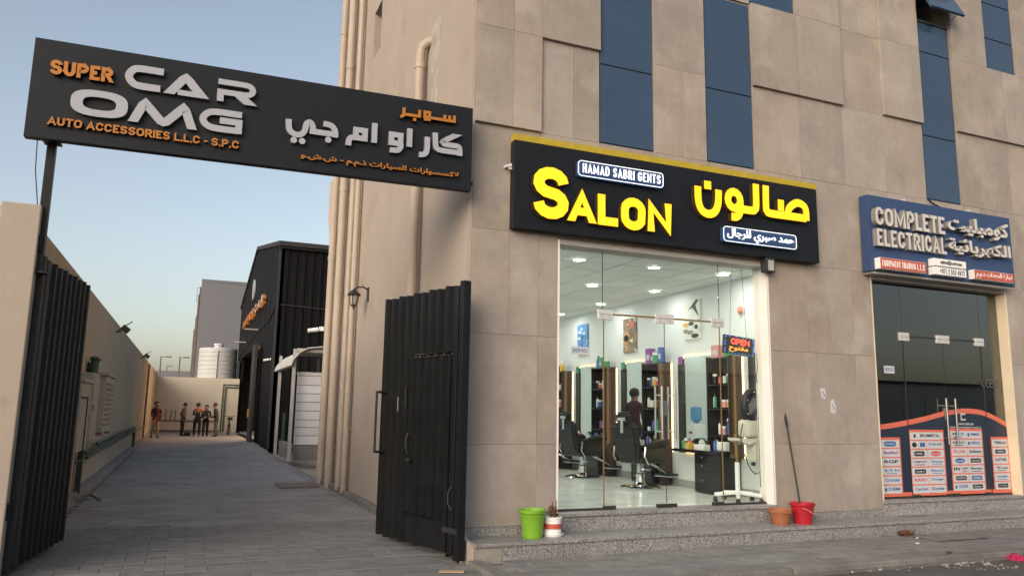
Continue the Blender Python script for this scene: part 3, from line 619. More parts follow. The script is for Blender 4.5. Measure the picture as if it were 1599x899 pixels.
# printed film on the electrical shop glass
def onY(x, y, Y=8.79): p = at(x, y, Y); return (p.x, p.z)
wave = smooth2([onY(*q) for q in ((1373, 663), (1400, 659), (1440, 651), (1470, 643), (1500, 638), (1530, 640), (1555, 650), (1583, 667))], 4)
wave[0] = (9.74, wave[0][1]); wave[-1] = (12.81, wave[-1][1])
bm = B(); Y = 8.7915; vt = [bm.verts.new((x, Y, z-.03)) for x, z in wave]; vb = [bm.verts.new((x, Y, .415)) for x, z in wave]
for i in range(len(wave)-1): bm.faces.new((vb[i], vb[i+1], vt[i+1], vt[i]))
film = obj('printed_film', bm, M['navy'], ef)
bm = B(); Y = 8.790; vt = [bm.verts.new((x, Y, z+.005)) for x, z in wave]; vb = [bm.verts.new((x, Y, z-.075)) for x, z in wave]
for i in range(len(wave)-1): bm.faces.new((vb[i], vb[i+1], vt[i+1], vt[i]))
obj('film_band', bm, M['band'], film)
obj('film_foot', boxb(9.74, 12.81, 8.789, 8.7905, .415, .475), M['band'], film)
def cells(quad, rows):
    'quad: pixel corners TL, TR, BR, BL; rows: list of lists of (weight, items)'
    tl, tr, br, bl = [onY(*q) for q in quad]; x0 = (tl[0]+bl[0])/2; x1 = (tr[0]+br[0])/2; zt = (tl[1]+tr[1])/2; zb = (bl[1]+br[1])/2
    bg_ = B(); box(bg_, x0-.02, x1+.02, 8.7885, 8.790, zb-.03, zt+.03); obj('logo_frame', bg_, M['band'], film)
    h = (zt-zb)/len(rows); g = .010
    for i, row in enumerate(rows):
        X = x0; tw = sum(r[0] for r in row); z1 = zt-i*h-g; z0 = zt-(i+1)*h+g
        for wgt, txt, col, deco in row:
            a, b = X+g/2, X+(x1-x0)*wgt/tw-g/2; X += (x1-x0)*wgt/tw
            obj('logo_plate', boxb(a, b, 8.7872, 8.7884, z0, z1), M['paper'], film)
            cx_, cz_, ww, hh = (a+b)/2, (z0+z1)/2, b-a, z1-z0; bm = B(); inkm = M[col]
            if deco in ('oval', 'pill', 'bar'):
                rx, rz = ww*(.32 if deco != 'bar' else .34), hh*(.34 if deco != 'bar' else .28); n = 20; p = []
                for k in range(n):
                    a_ = 2*math.pi*k/n; c_, s_ = math.cos(a_), math.sin(a_); e = 1 if deco == 'oval' else .45 if deco == 'pill' else .12
                    p.append((cx_+rx*math.copysign(abs(c_)**e, c_), cz_+rz*math.copysign(abs(s_)**e, s_)))
                prism(bm, p, 'y', 8.7862, 8.7870); obj('logo', bm, inkm, film)
                if txt: typeset(None, txt, cx_-rx*.75, cx_+rx*.75, cz_-rz*.4, cz_+rz*.4, 0, M['paper'], .02, bm=(b2 := B()), y0=8.7858); obj('logo', b2, M['paper'], film)
            else:
                if deco == 'icon': prism(bm, [(a+ww*.14+hh*.22*math.cos(k*math.pi/5), cz_+hh*.26*math.sin(k*math.pi/5)) for k in range(10)], 'y', 8.7862, 8.787); lx = a+ww*.30
                elif deco == 'rule': box(bm, a+ww*.2, b-ww*.2, 8.7862, 8.787, z0+hh*.16, z0+hh*.24); lx = a+ww*.14
                else: lx = a+ww*.12
                if txt: typeset(None, txt, lx, b-ww*.10, cz_-hh*(.14 if deco != 'rule' else .06), cz_+hh*.26, 0, inkm, .03, bm=bm, y0=8.7865)
                obj('logo', bm, inkm, film)
I_, N_, R_, K_ = 'inkblue', 'ink', 'inkred', 'inkblue'
cells(((1375, 686), (1405, 685), (1408, 770), (1379, 772)), [[(1, 'STAHL', I_, 'pill')], [(1, 'BaseBand', 'inkpurple', '')], [(1, 'RGP', N_, '')], [(1, 'E-T-N', I_, 'rule')], [(1, 'Crouse', I_, '')], [(1, 'DEM', I_, 'icon')]])
cells(((1420, 674), (1473, 673), (1477, 769), (1426, 771)), [[(1, 'BRUMMETAL', N_, 'icon')], [(.8, '', N_, 'oval'), (.8, '', I_, 'bar'), (1.7, 'Polycell', I_, '')], [(1, 'HML', N_, 'pill'), (1, 'Hawke', R_, 'oval')], [(1, 'Legrand', N_, 'rule'), (1, 'Thomas', I_, 'rule')], [(1, 'Adara', N_, 'bar'), (1, 'Electric', I_, 'rule')], [(1, 'BURNDY', R_, ''), (1, 'Dongin', I_, '')], [(1, 'Carlon', I_, ''), (1, 'Soniter', 'inkblue', '')]])
cells(((1484, 672), (1533, 671), (1538, 765), (1489, 767)), [[(1, 'MTZ', I_, 'rule'), (1, 'EMMA', I_, 'icon')], [(1, 'NISCO', N_, 'rule'), (1, 'MAECIA', I_, 'icon')], [(1, 'KILLARK', R_, ''), (1, 'Solidore', N_, '')], [(1, 'Leutze', I_, 'oval'), (1, 'Howell', N_, 'bar')], [(.8, 'm', N_, ''), (.8, 'LAPP', N_, 'rule'), (1.6, 'Mennekes', N_, 'rule')], [(1, 'nora', N_, 'bar'), (1, 'eae', I_, 'bar')], [(1, 'CROUSER', I_, 'icon'), (1, 'Parker', N_, 'bar')]])
cells(((1549, 685), (1573, 684), (1578, 763), (1554, 765)), [[(1, 'THERMALAN', N_, '')], [(1, 'TERA', N_, 'bar')], [(1, 'ELASTABEL', N_, '')], [(1, 'TEFC sense', N_, 'rule')], [(1, 'cab', I_, 'rule')], [(1, 'Lumep', N_, 'bar')]])
bm = B(); c_ = onY(1504, 650); strip(bm, [(c_[0]+.05, c_[1]+.04), (c_[0]-.05, c_[1]+.04), (c_[0]-.05, c_[1]-.05), (c_[0]+.05, c_[1]-.05)], .025, .001, y0=8.789); obj('logo', bm, M['paper'], film)
bm = B(); a, b = onY(1494, 661), onY(1520, 661); typeset(None, 'www.cent.ae', a[0], b[0], a[1]-.02, a[1]+.02, 0, M['paper'], .02, bm=bm, y0=8.789); a, b = onY(1483, 666), onY(1532, 666)
typeset(None, 'Complete Electrical Equipment Trading LLC', a[0], b[0], a[1]-.025, a[1]+.012, 0, M['paper'], .02, bm=bm, y0=8.789); obj('logo', bm, M['paper'], film)
bm = B(); a = onY(1532, 596); b = onY(1562, 600); typeset(None, 'CCENT', a[0], b[0], a[1]-.09, a[1]+.05, 0, M['galv'], .0, bm=bm, y0=8.789); obj('etched_name', bm, M['etch'], film)
# number papers and the hanging open sign
def shopno(label, quad, txt):
    tl, tr, br, bl = [onY(*q) for q in quad]; x0, x1, z0, z1 = (tl[0]+bl[0])/2, (tr[0]+br[0])/2, (bl[1]+br[1])/2, (tl[1]+tr[1])/2
    t = obj('number_paper', boxb(x0, x1, 8.789, 8.7925, z0, z1), M['paper']); tag(t, label, 'paper sign')
    bm = B(); typeset(None, txt, x0+.02, x1-.02, z0+(z1-z0)*.28, z1-(z1-z0)*.22, 0, M['ink'], .02, bm=bm, y0=8.788); obj('lettering', bm, M['inkblue'], t)
shopno('white SHOP NO-1 paper taped inside the salon glass', ((892, 541), (920, 541), (920, 553), (892, 554)), 'SHOP NO-1')
shopno('white SHOP NO-2 paper taped on the electrical shop glass', ((1380, 571), (1396, 571), (1397, 582), (1381, 583)), 'SHOP NO-2')
op = thing('open_sign', 'small lit OPEN sign hanging on strings behind the salon glass', 'open sign', (7.12, 8.95, 2.76)); op.rotation_euler = (0, R(5), 0)
obj('case', boxb(0, .56, 0, .035, -.27, 0), M['black'], op, world=False, bevel=.006)
line(op, 'OPEN', .13, -.125, .33, .085, .016, .004, [M['openred'], M['openred']], joined=True)
typeset(op, 'مفتوح', .10, .44, -.235, -.145, .004, [M['openor'], M['openor']], .012, arabic=True)
for k, mm in enumerate(('openbl', 'opengr', 'openbl')):
    bm = B()
    for i in range(9):
        for (u, v) in (((i+.5)/9*.54+.01, -.02), ((i+.5)/9*.54+.01, -.252)) + ((((.025, -.02-.24*(i+.5)/9)), (.535, -.02-.24*(i+.5)/9))):
            if (i+k) % 3 == 0 and random.random() < .7: dot(bm, u, v, .009, .003, 6)
    if len(bm.verts): obj('led_border', bm, [M[mm], M[mm]], op, world=False)
    else: bm.free()
obj('string', tube(B(), [(.12, .02, 0), (.10, .03, 1.05)], .003, 5), M['wire'], op, world=False); obj('string', tube(B(), [(.42, .02, 0), (.28, .03, 1.08)], .003, 5), M['wire'], op, world=False)
tag(obj('cable', tube(B(), [(7.66, 8.9, 2.6), (7.645, 8.88, 2.3), (7.62, 8.88, 2.15), (7.655, 8.9, 2.05), (7.645, 8.9, .6)], .006, 6), M['wire']), 'thin dark cable running down inside the right salon reveal', 'cable')
# ------------------------------------------------------------------ salon sign
s = thing('salon_sign', 'charcoal salon sign with lit yellow letters and gold top strip', 'shop sign', (3.58, 8.48, 3.85))
S = lambda n, b, m, **k: obj(n, b, m, s, world=False, **k)
S('panel', boxb(0, 4.95, 0, .13, 0, 1.125), M['board'], bevel=.004); S('top_strip', boxb(0, 4.95, -.004, .13, 1.13, 1.215), M['gold'])
S('bracket', boxb(-.04, .0, .08, .1, .76, .84), M['fitting']); S('bracket', boxb(4.78, 4.83, .06, .1, 1.215, 1.245), M['fitting'])
Ym = [M['yel'], M['yel_s']]; d = .075
for ch, x, y, w_, h, t in (('S', .231, .140, .497, .675, .150), ('A', .736, .152, .372, .40, .105), ('L', 1.150, .147, .302, .41, .112), ('O', 1.497, .128, .380, .44, .118), ('N', 1.905, .143, .385, .41, .112)):
    bm = B(); letter(bm, ch, x, y, w_, h, t, d); obj('letter', bm, Ym, s, world=False)
def word(parent, strokes, w_, d, mats, dots=(), closed=(), square=True, rr=None):
    bm = B()
    for k, p in enumerate(strokes): strip(bm, smooth2(p, 4) if len(p) > 3 and k not in closed else p, w_, d+k*.0009, k in closed, ('h', 'b'))
    for u, v in dots: dot(bm, u, v, rr or w_*.52, d+.0005, 12, square)
    obj('letter', bm, mats, parent, world=False)
word(s, [[(3.921, 1.036), (3.913, .72), (3.93, .655), (3.99, .630), (4.30, .630), (4.66, .632)], [(4.190, .857), (4.186, .69)], [(4.300, .635), (4.344, .752), (4.479, .845), (4.600, .828), (4.655, .76), (4.660, .60)]], .113, d, Ym)
word(s, [[(3.740, 1.035), (3.735, .72), (3.71, .655), (3.66, .632), (3.48, .632)], el(3.345, .748, .108, .118, 0, 360, 16)[:-1], [(3.452, .745), (3.448, .61), (3.415, .535), (3.36, .503), (3.29, .502)]], .113, d, Ym, closed=(1,))
word(s, [[(2.728, .869), (2.734, .66), (2.788, .535), (2.897, .492), (3.005, .535), (3.066, .661), (3.080, .860)]], .113, d, Ym, dots=[(2.895, .905)])
def lightbox(x0, x1, z0, z1):
    b = S('lightbox', boxb(x0, x1, -.10, 0, z0, z1), M['neonblue'], bevel=.03)
    bm = B(); r = .045; pts = el(x1-r, z1-r, r, r, 0, 90, 4)+el(x0+r, z1-r, r, r, 90, 180, 4)+el(x0+r, z0+r, r, r, 180, 270, 4)+el(x1-r, z0+r, r, r, 270, 360, 4)
    strip(bm, pts, .009, .006, True, y0=-.1005); obj('neon_border', bm, [M['neon'], M['neon']], b, world=False); return b
b1 = lightbox(.85, 2.14, .757, .955)
line(b1, 'HAMAD SABRI GENTS', .915, .800, 1.18, .122, .0145, .012, [M['neon'], M['neon']], joined=True, y0=-.1005, gap=.17)
b2 = lightbox(3.125, 4.42, .135, .34)
typeset(b2, 'حمد صبري للرجال', 3.185, 4.37, .150, .320, .010, [M['neon'], M['neon']], .020, y0=-.1005, arabic=True)
jb = thing('sensor_box', 'small grey box fixed under the right end of the salon sign', 'junction box', (7.64, 8.55, 3.66))
obj('case', boxb(-.10, .06, -.06, .07, -.02, .19), M['blackedge'], jb, world=False, bevel=.008); obj('face', boxb(-.07, .03, -.066, -.06, .0, .15), M['galv'], jb, world=False)
# ------------------------------------------------------------------ electrical sign
s = thing('electrical_sign', 'blue sign with raised white COMPLETE ELECTRICAL letters', 'shop sign', (9.51, 8.43, 3.82))
S('panel', boxb(0, 3.30, 0, .16, 0, 1.20), M['blueboard'], bevel=.004)
S('bottom_flashing', boxb(.05, 3.25, .02, .2, -.035, -.004), M['galv'])
for x in (.8, 2.3): S('bracket', boxb(x, x+.06, .02, .14, 1.20, 1.235), M['fitting'])
Cm = [M['chan'], M['chan_s']]
line(s, 'COMPLETE', .062, .712, 1.52, .285, .052, .085, Cm, gap=.10); line(s, 'ELECTRICAL', .072, .385, 1.51, .268, .046, .085, Cm, gap=.11)
typeset(s, 'كومبليت', 1.65, 3.12, .735, 1.055, .09, Cm, .035, arabic=True, name='letter'); typeset(s, 'الكهربائية', 1.63, 3.13, .405, .680, .09, Cm, .030, arabic=True, name='letter')
def plate(x0, x1, z0, z1, m, d=.10):
    p = S('plate', boxb(x0, x1, -d, 0, z0, z1), M['white']); obj('face', boxb(x0+.006, x1-.003, -d-.003, -d, z0+.004, z1-.004), M[m], p, world=False); return p
p = plate(.081, 1.068, .027, .198, 'redplate'); line(p, 'EQUIPMENT TRADING L.L.C', .12, .065, .91, .095, .0125, .003, [M['white'], M['white']], joined=True, y0=-.1035, gap=.12)
p = plate(1.25, 1.985, .178, .296, 'white'); typeset(p, 'sales@cent.ae', 1.39, 1.88, .200, .278, .003, [M['ink'], M['ink']], .020, y0=-.1035)
p = plate(1.24, 1.976, .035, .158, 'white'); line(p, '+971 2 552 4872', 1.37, .060, .56, .078, .0105, .003, [M['ink'], M['ink']], joined=True, y0=-.1035, gap=.14)
p = plate(2.166, 3.124, .040, .192, 'redplate'); typeset(p, 'تجارة المعدات ذ.م.م', 2.21, 3.09, .060, .170, .003, [M['white'], M['white']], .015, y0=-.1035, arabic=True)
# ------------------------------------------------------------------ sign across the alley
s = thing('alley_sign', 'long charcoal car accessories sign spanning the alley entrance', 'overhead sign', (-1.67, 8.55, 4.205)); s.rotation_euler = (0, 0, R(-2.098))
S('panel', boxb(0, 4.65, 0, .10, 0, 1.045), M['board'], bevel=.004); S('back_bar', boxb(.1, 4.7, .10, .15, .10, .15), M['gate'])
Om = [M['orange'], M['orange_s']]; Sm = [M['silver'], M['silver_s']]; d = .05
line(s, 'SUPER', .170, .662, .565, .155, .037, .055, Om, gap=.07); line(s, 'AUTO ACCESSORIES L.L.C - S.P.C', .20, .136, 1.80, .086, .019, .045, Om, gap=.10)
def logo(strokes, closed=(), ww=.078, cuts=('b', 'b')):
    bm = B()
    for k, p in enumerate(strokes): strip(bm, p, ww, d+k*.0009, k in closed, cuts)
    obj('letter', bm, Sm, s, world=False)
logo([smooth2([(1.205, .864), (.985, .864), (.915, .840), (.880, .772), (.915, .705), (.985, .676), (1.185, .676)], 4)], cuts=('b', 'b'), ww=.074)
bm = B(); strip(bm, [(1.270, .640), (1.395, .815), (1.425, .838), (1.455, .815), (1.610, .640)], .088, d, cuts=('h', 'h')); strip(bm, [(1.355, .668), (1.60, .668)], .058, d+.0009); obj('letter', bm, Sm, s, world=False)
bm = B(); strip(bm, [(1.745, .862)]+el(2.03, .805, .075, .057, 90, -90, 6)+[(1.742, .748)], .062, d); strip(bm, [(1.968, .735), (2.09, .640)], .085, d+.0009, cuts=('h', 'h')); strip(bm, [(1.775, .725), (1.777, .640)], .068, d+.0018); obj('letter', bm, Sm, s, world=False)
bm = B()
def ring(bm, c, r1, r2, d, n=28, e=.72):
    pt = lambda k, r: (c[0]+r[0]*math.copysign(abs(math.cos(2*math.pi*k/n))**e, math.cos(2*math.pi*k/n)), c[1]+r[1]*math.copysign(abs(math.sin(2*math.pi*k/n))**e, math.sin(2*math.pi*k/n)))
    A = [[bm.verts.new((pt(k, r)[0], y, pt(k, r)[1])) for k in range(n)] for r, y in ((r1, 0), (r1, -d), (r2, -d), (r2, 0))]
    for a, b, mi in ((0, 1, 1), (1, 2, 0), (2, 3, 1)):
        for k in range(n): bm.faces.new((A[a][k], A[a][(k+1) % n], A[b][(k+1) % n], A[b][k])).material_index = mi
ring(bm, (.640, .420), (.262, .140), (.152, .068), d); obj('letter', bm, Sm, s, world=False)
logo([[(.958, .280), (1.035, .470), (1.060, .495), (1.085, .470), (1.215, .330), (1.245, .318), (1.275, .330), (1.400, .475), (1.425, .500), (1.450, .475), (1.525, .280)]], ww=.088, cuts=('h', 'h'))
logo([smooth2([(2.01, .515), (1.74, .513), (1.655, .480), (1.622, .420), (1.655, .362), (1.74, .332), (1.985, .332)], 4), [(1.985, .300), (1.985, .425), (1.79, .425)]], ww=.070)
d = .05
word(s, [[(4.447, .663), (4.285, .560), (4.275, .540), (4.300, .518), (4.44, .516), (4.474, .500), (4.480, .475), (4.480, .400)], [(4.515, .437), (4.26, .437), (4.205, .452), (4.182, .49), (4.172, .645)]], .064, d, Sm)
word(s, [[(4.079, .578), (4.080, .45), (4.068, .385), (4.03, .355), (3.985, .350)]], .064, d, Sm)
for x, y0_, y1_ in ((3.866, .425, .650), (3.453, .416, .652)): word(s, [[(x, y0_), (x, y1_)]], .064, d, Sm)
word(s, [[(3.652, .548), (3.760, .548), (3.760, .447), (3.652, .447)], [(3.765, .45), (3.763, .41), (3.74, .372), (3.70, .360), (3.640, .358)]], .064, d, Sm, closed=(0,))
word(s, [[(3.242, .542), (3.345, .542), (3.345, .447), (3.242, .447)], [(3.25, .447), (3.195, .440), (3.168, .410), (3.162, .343)]], .064, d, Sm, closed=(0,))
word(s, [[(2.875, .557), (2.955, .548), (2.998, .512), (3.008, .470), (3.008, .412)], [(3.045, .447), (2.73, .447)], [(2.765, .44), (2.758, .512), (2.725, .548), (2.690, .520), (2.676, .445), (2.639, .395), (2.579, .385), (2.524, .415), (2.503, .470), (2.498, .550)]], .064, d, Sm, dots=[(2.937, .375), (2.565, .318), (2.655, .318)], square=False, rr=.036)
o_w = .036
word(s, [[(4.400, .890), (4.400, .800)], [(4.418, .817), (4.10, .817)], [(4.340, .880), (4.340, .82)], [(4.280, .880), (4.280, .82)]], o_w, .055, Om)
word(s, [[(4.035, .880), (4.093, .880), (4.093, .822), (4.035, .822)], [(4.094, .83), (4.092, .795), (4.025, .789)]], o_w, .055, Om, closed=(0,))
word(s, [[(3.971, .893), (3.971, .800)], [(3.989, .815), (3.775, .813)], [(3.784, .893), (3.782, .80), (3.745, .770)]], o_w, .055, Om, dots=[(3.915, .765)])
typeset(s, 'لاكسسوارات السيارات ذ.م.م - ش.ش.و', 2.65, 4.48, .105, .195, .04, Om, .03, arabic=True, words=True)
pole = thing('sign_pole', 'thin black post carrying the left end of the alley sign', 'post', (-1.45, 8.80, 2.9))
obj('shaft', boxb(-.045, .035, -.04, .04, 0, 1.36), M['gate'], pole, world=False); obj('foot_plate', boxb(-.09, .08, -.08, .08, -.02, 0), M['gate'], pole, world=False); obj('cap_plate', boxb(-.08, .08, -.07, .05, 1.33, 1.345), M['gate'], pole, world=False)
tag(obj('cable', tube(B(), [(-1.56, 8.62, 4.21), (-1.55, 8.65, 3.9), (-1.50, 8.72, 3.5), (-1.49, 8.76, 3.2)], .005, 6), M['wire']), 'thin loose cable hanging below the left end of the alley sign', 'cable')
# ------------------------------------------------------------------ gates and alley walls
gp = thing('gate_pillar', 'tall beige plastered gate pillar at the left edge', 'pillar', (-1.64, 8.9, 0))
obj('shaft', boxb(-1.81, -1.465, 8.68, 9.05, -.12, 3.56), M['pillar'], gp, bevel=.012)
for z in (3.1, .5): obj('hinge', tube(B(), [(-1.455, 8.74, z), (-1.455, 8.74, z+.16)], .022, 8), M['gate'], gp)
lw = thing('alley_wall', 'long beige boundary wall running down the left side of the alley', 'wall', (-1.8, 30, 0))
for i in range(9): obj('wall_panel', boxb(-1.95, -1.68, 9.06+i*5, 14.055+i*5, -.12, 3.60), M['beige'], lw)
for i in range(9):
    bm = B(); prism(bm, [(-1.70, -.1), (-1.52, -.1), (-1.52, -.02), (-1.60, .10), (-1.70, .12)], 'y', 9.1+i*5, 14.09+i*5); obj('foot_kerb', bm, M['kerb'], lw)
obj('wall_pipe', tube(B(), [(-1.65, 40.0, -.05), (-1.65, 40.0, 3.5)], .05, 8), M['brownp'], lw)
bw = thing('end_wall', 'pale wall closing the far end of the alley', 'wall', (1, 54.1, 0))
obj('wall_panel', boxb(-1.95, 3.28, 54.0, 54.25, -.12, 3.42), M['endw'], bw)
bm = B()
for p in ([(2.30, 53.93, -.05), (2.30, 53.93, 3.02), (3.26, 53.93, 3.0)], [(2.45, 53.93, 0), (2.45, 53.93, 2.85), (3.26, 53.93, 2.83)]): tube(bm, p, .04, 8)
obj('green_pipe_run', bm, M['greenp'], bw)
bm = B()
for x in (-1.3, -1.0, -.7, -.45): tube(bm, [(x, 53.93, .7), (x, 53.93, 1.35)], .02, 6)
tube(bm, [(-1.66, 53.93, .66), (1.9, 53.93, .66)], .035, 6); tube(bm, [(-1.66, 53.93, .02), (2.2, 53.93, .02)], .06, 6)
obj('low_pipe_run', bm, M['brownp'], bw)

def gate(name, label, hinge, free, L, side):
    ang = math.atan2(free[1]-hinge[1], free[0]-hinge[0]); t = thing(name, label, 'gate', (hinge[0], hinge[1], -.04), ang, 'steel leaves of the alley gate')
    return t
lg = gate('metal_gate', 'left black ribbed gate leaf folded back beside the beige pillar', (-1.455, 8.82), (-1.235, 10.62), 1.82, -1)
G = lambda n, b, m, p, **k: obj(n, b, m, p, world=False, **k)
H0, H1 = .07, 3.09
G('hinge_post', boxb(0, .10, -.05, .05, .03, H1+.02), M['gatebar'], lg, bevel=.004); G('post_strip', boxb(.035, .065, -.053, -.05, .62, H1-.7), M['black'], lg)
G('stile', boxb(.115, .24, -.055, .02, H0, H1), M['gatebar'], lg, bevel=.006); G('lock_plate', boxb(.04, .085, -.054, -.05, .08, .42), M['black'], lg)
for i in range(8): G('rib_panel', ribs(B(), .245+i*.197, .245+(i+1)*.197, H0, H1-.01*(i % 2), 1, .055, -.01, side=-1), M['gate'], lg)
G('back_rail', boxb(.1, 1.82, .02, .06, .3, .35), M['gatebar'], lg); G('back_rail', boxb(.1, 1.82, .02, .06, 2.7, 2.75), M['gatebar'], lg)
rg = gate('metal_gate', 'right black ribbed gate leaf with wicket door at the building corner', (2.905, 8.20), (2.43, 10.07), 1.9, 1)
G('hinge_post', boxb(0, .085, -.05, .05, .02, H1+.03), M['gate'], rg, bevel=.004); G('stile', boxb(.105, .20, -.02, .055, H0, H1-.02), M['gate'], rg, bevel=.006)
for i in range(9):
    a, b = .21+i*.187, .21+(i+1)*.187
    if i < 5:
        G('rib_panel', ribs(B(), a, b, 2.32, H1-.012*(i % 2), 1, .055, .01), M['gate'], rg); G('rib_panel', ribs(B(), a, b, .06, 2.32, 1, .02, -.03), M['gate'], rg)
    else: G('rib_panel', ribs(B(), a, b, H0-.01*(i % 2), H1-.012*(i % 2), 1, .055, .01), M['gate'], rg)
wk = G('wicket_door', boxb(.30, 1.18, .0, .02, .09, .42), M['gate'], rg)
for i in range(5): G('rib_panel', ribs(B(), .30+i*.176, .30+(i+1)*.176, .42, 2.268, 1, .056, .006), M['gate'], wk)
G('kick_plate', boxb(.28, 1.19, .02, .045, .09, .40), M['gate'], wk, bevel=.003); G('frame', boxb(.27, 1.2, .005, .045, 2.272, 2.285), M['gatebar'], wk); G('frame', boxb(1.19, 1.205, .005, .05, .09, 2.285), M['gate'], wk); G('frame', boxb(.225, .285, .005, .06, .09, 2.27), M['gate'], wk)
G('latch', tube(B(), [(1.10, .085, 1.12), (1.10, .11, 1.2), (1.10, .11, 1.3), (1.10, .085, 1.36)], .014, 6), M['gatebar'], wk); G('slide_bolt', boxb(1.06, 1.15, .064, .085, 1.02, 1.06), M['gatebar'], wk)
G('pull_handle', tube(B(), [(1.80, .05, 1.86), (1.80, .17, 1.86), (1.80, .17, 1.10), (1.80, .05, 1.10)], .020, 8), M['black'], rg)
G('label', boxb(1.43, 1.475, .056, .058, 1.62, 1.80), M['galv'], rg); G('label', boxb(1.22, 1.26, .056, .058, 1.66, 1.92), M['gatebar'], rg); G('hinge_strap', boxb(.0, .3, .056, .064, .3, .36), M['gatebar'], rg)
G('padlock_ring', tube(B(), [(.12, .06, .55), (.15, .09, .62), (.15, .09, .74), (.12, .06, .80)], .010, 6), M['gatebar'], rg)

# things fixed on the alley wall
XW = -1.68
def floodlight(y, z, lab):
    t = thing('floodlight', lab, 'floodlight', (XW, y, z), 0, 'floodlights on the alley wall'); 
    G('bracket', tube(B(), [(0, 0, -.05), (.10, 0, .0), (.16, 0, .02)], .02, 6), M['black'], t)
    b = boxb(-.10, .10, -.04, .04, -.07, .07); bmesh.ops.rotate(b, cent=(0, 0, 0), matrix=Matrix.Rotation(R(38), 3, 'Y'), verts=b.verts); bmesh.ops.translate(b, vec=(.20, 0, .04), verts=b.verts); G('housing', b, M['blackedge'], t, bevel=.01)
    b = boxb(-.09, .09, -.035, .035, -.08, -.071); bmesh.ops.rotate(b, cent=(0, 0, 0), matrix=Matrix.Rotation(R(38), 3, 'Y'), verts=b.verts); bmesh.ops.translate(b, vec=(.20, 0, .04), verts=b.verts); G('lens', b, M['lantglass'], t)
    G('arm', tube(B(), [(.05, .12, .03), (.34, -.1, .22)], .015, 6), M['black'], t)
floodlight(21.2, 3.42, 'grey floodlight on top of the alley wall, the nearer of the two'); floodlight(33.2, 3.46, 'small grey floodlight on top of the alley wall, the farther of the two')
eb = thing('electric_cabinet', 'pale wall cabinet with dark door frame behind the left gate leaf', 'electric cabinet', (XW, 13.3, .9))
G('body', boxb(0, .30, -.55, .62, 0, 1.02), M['acw'], eb, bevel=.008); G('lid', boxb(-.0, .33, -.58, .65, 1.02, 1.07), M['acw'], eb, bevel=.006)
for a, b, c, d_ in ((-.5, .25, .78, .81), (.22, .25, -.15, .78), (-.5, .25, -.15, -.12)): G('door_frame', boxb(.30, .315, a, b, c, d_), M['black'], eb)
G('hinge', boxb(.30, .31, .30, .34, .2, .3), M['black'], eb); G('stand_leg', boxb(.05, .10, -.5, -.45, -.9, 0), M['galv'], eb); G('stand_leg', boxb(.05, .10, .5, .55, -.9, 0), M['galv'], eb)
tag(obj('wire_bundle', tube(B(), [(XW+.1, 12.95, 1.98), (XW+.14, 13.1, 2.1), (XW+.1, 13.25, 2.0), (XW+.16, 13.4, 2.08), (XW+.12, 13.6, 1.98)], .035, 8), M['acw']), 'pale bundle of hoses lying on top of the wall cabinet', 'hose')
c2 = thing('meter_box', 'tall narrow white meter box between the wall cabinet and louvred unit', 'meter box', (XW, 15.0, 1.0))
G('body', boxb(0, .27, -.55, .45, 0, 1.12), M['acw'], c2, bevel=.008); G('door', boxb(.27, .285, -.5, .40, .06, 1.06), M['acw'], c2, bevel=.005); G('lock', boxb(.285, .295, -.42, -.36, .5, .6), M['black'], c2)
ac = thing('air_conditioner', 'white louvred outdoor air conditioner unit on the alley wall', 'air conditioner', (XW, 17.0, 1.08))
G('casing', boxb(0, .32, -.85, .95, 0, 1.05), M['acw'], ac, bevel=.01)
for i in range(9): G('louvre', boxb(.322, .335, -.72, .80, .12+i*.095, .165+i*.095), M['grille'], ac)
G('lid', boxb(-.02, .36, -.9, 1.0, 1.05, 1.10), M['acw'], ac, bevel=.006); G('bracket', boxb(0, .34, -.7, -.64, -.06, 0), M['galv'], ac); G('bracket', boxb(0, .34, .7, .76, -.06, 0), M['galv'], ac)
gv = thing('green_valve', 'green pipe valve with two stubs standing above the louvred unit', 'valve', (XW+.12, 15.9, 2.14))
for y in (-.12, .16): G('stub', tube(B(), [(0, y, -.02), (0, y, .24)], .055, 10), M['greenp'], gv, smooth=40); G('cap', lathe(B(), [(0, .32), (.06, .31), (.085, .27), (.06, .24), (0, .24)], (0, y, 0), 10), M['greenp'], gv, smooth=40)
G('crosspiece', tube(B(), [(0, -.14, .10), (0, .18, .10)], .035, 8), M['greenp'], gv); G('back_pipe', tube(B(), [(-.09, .02, -.05), (-.09, .02, .22)], .03, 8), M['greenp'], gv)
gr = thing('green_pipework', 'green water pipes on low posts along the foot of the alley wall', 'pipes', (XW, 24, 0))
for z, y0_, y1_ in ((.74, 16.0, 31.6), (.64, 16.3, 39.8), (.82, 18.0, 31.6)): G('pipe', tube(B(), [(.10, y0_-24, z-.02), (.10, (y0_+y1_)/2-24, z+.02), (.10, y1_-24, z)], .030, 8), M['greenp'], gr, smooth=50)
for y, h in ((15.6, .98), (31.7, .84)): G('post', boxb(.03, .12, y-24-.05, y-24+.05, .0, h), M['greenp'], gr)
tag(obj('ground_pipe', tube(B(), [(-1.6, 14.6, -.0), (-1.5, 15.1, .06), (-1.4, 15.6, .04), (-1.2, 15.2, -.02)], .02, 8), M['brownp']), 'bent brown pipe end lying at the foot of the alley wall', 'pipe')
tag(obj('wall_foot_pipe', tube(B(), [(-1.58, 13.2, -.02), (-1.6, 13.2, .9)], .035, 8), M['acw']), 'pale drain pipe below the wall cabinet', 'pipe')

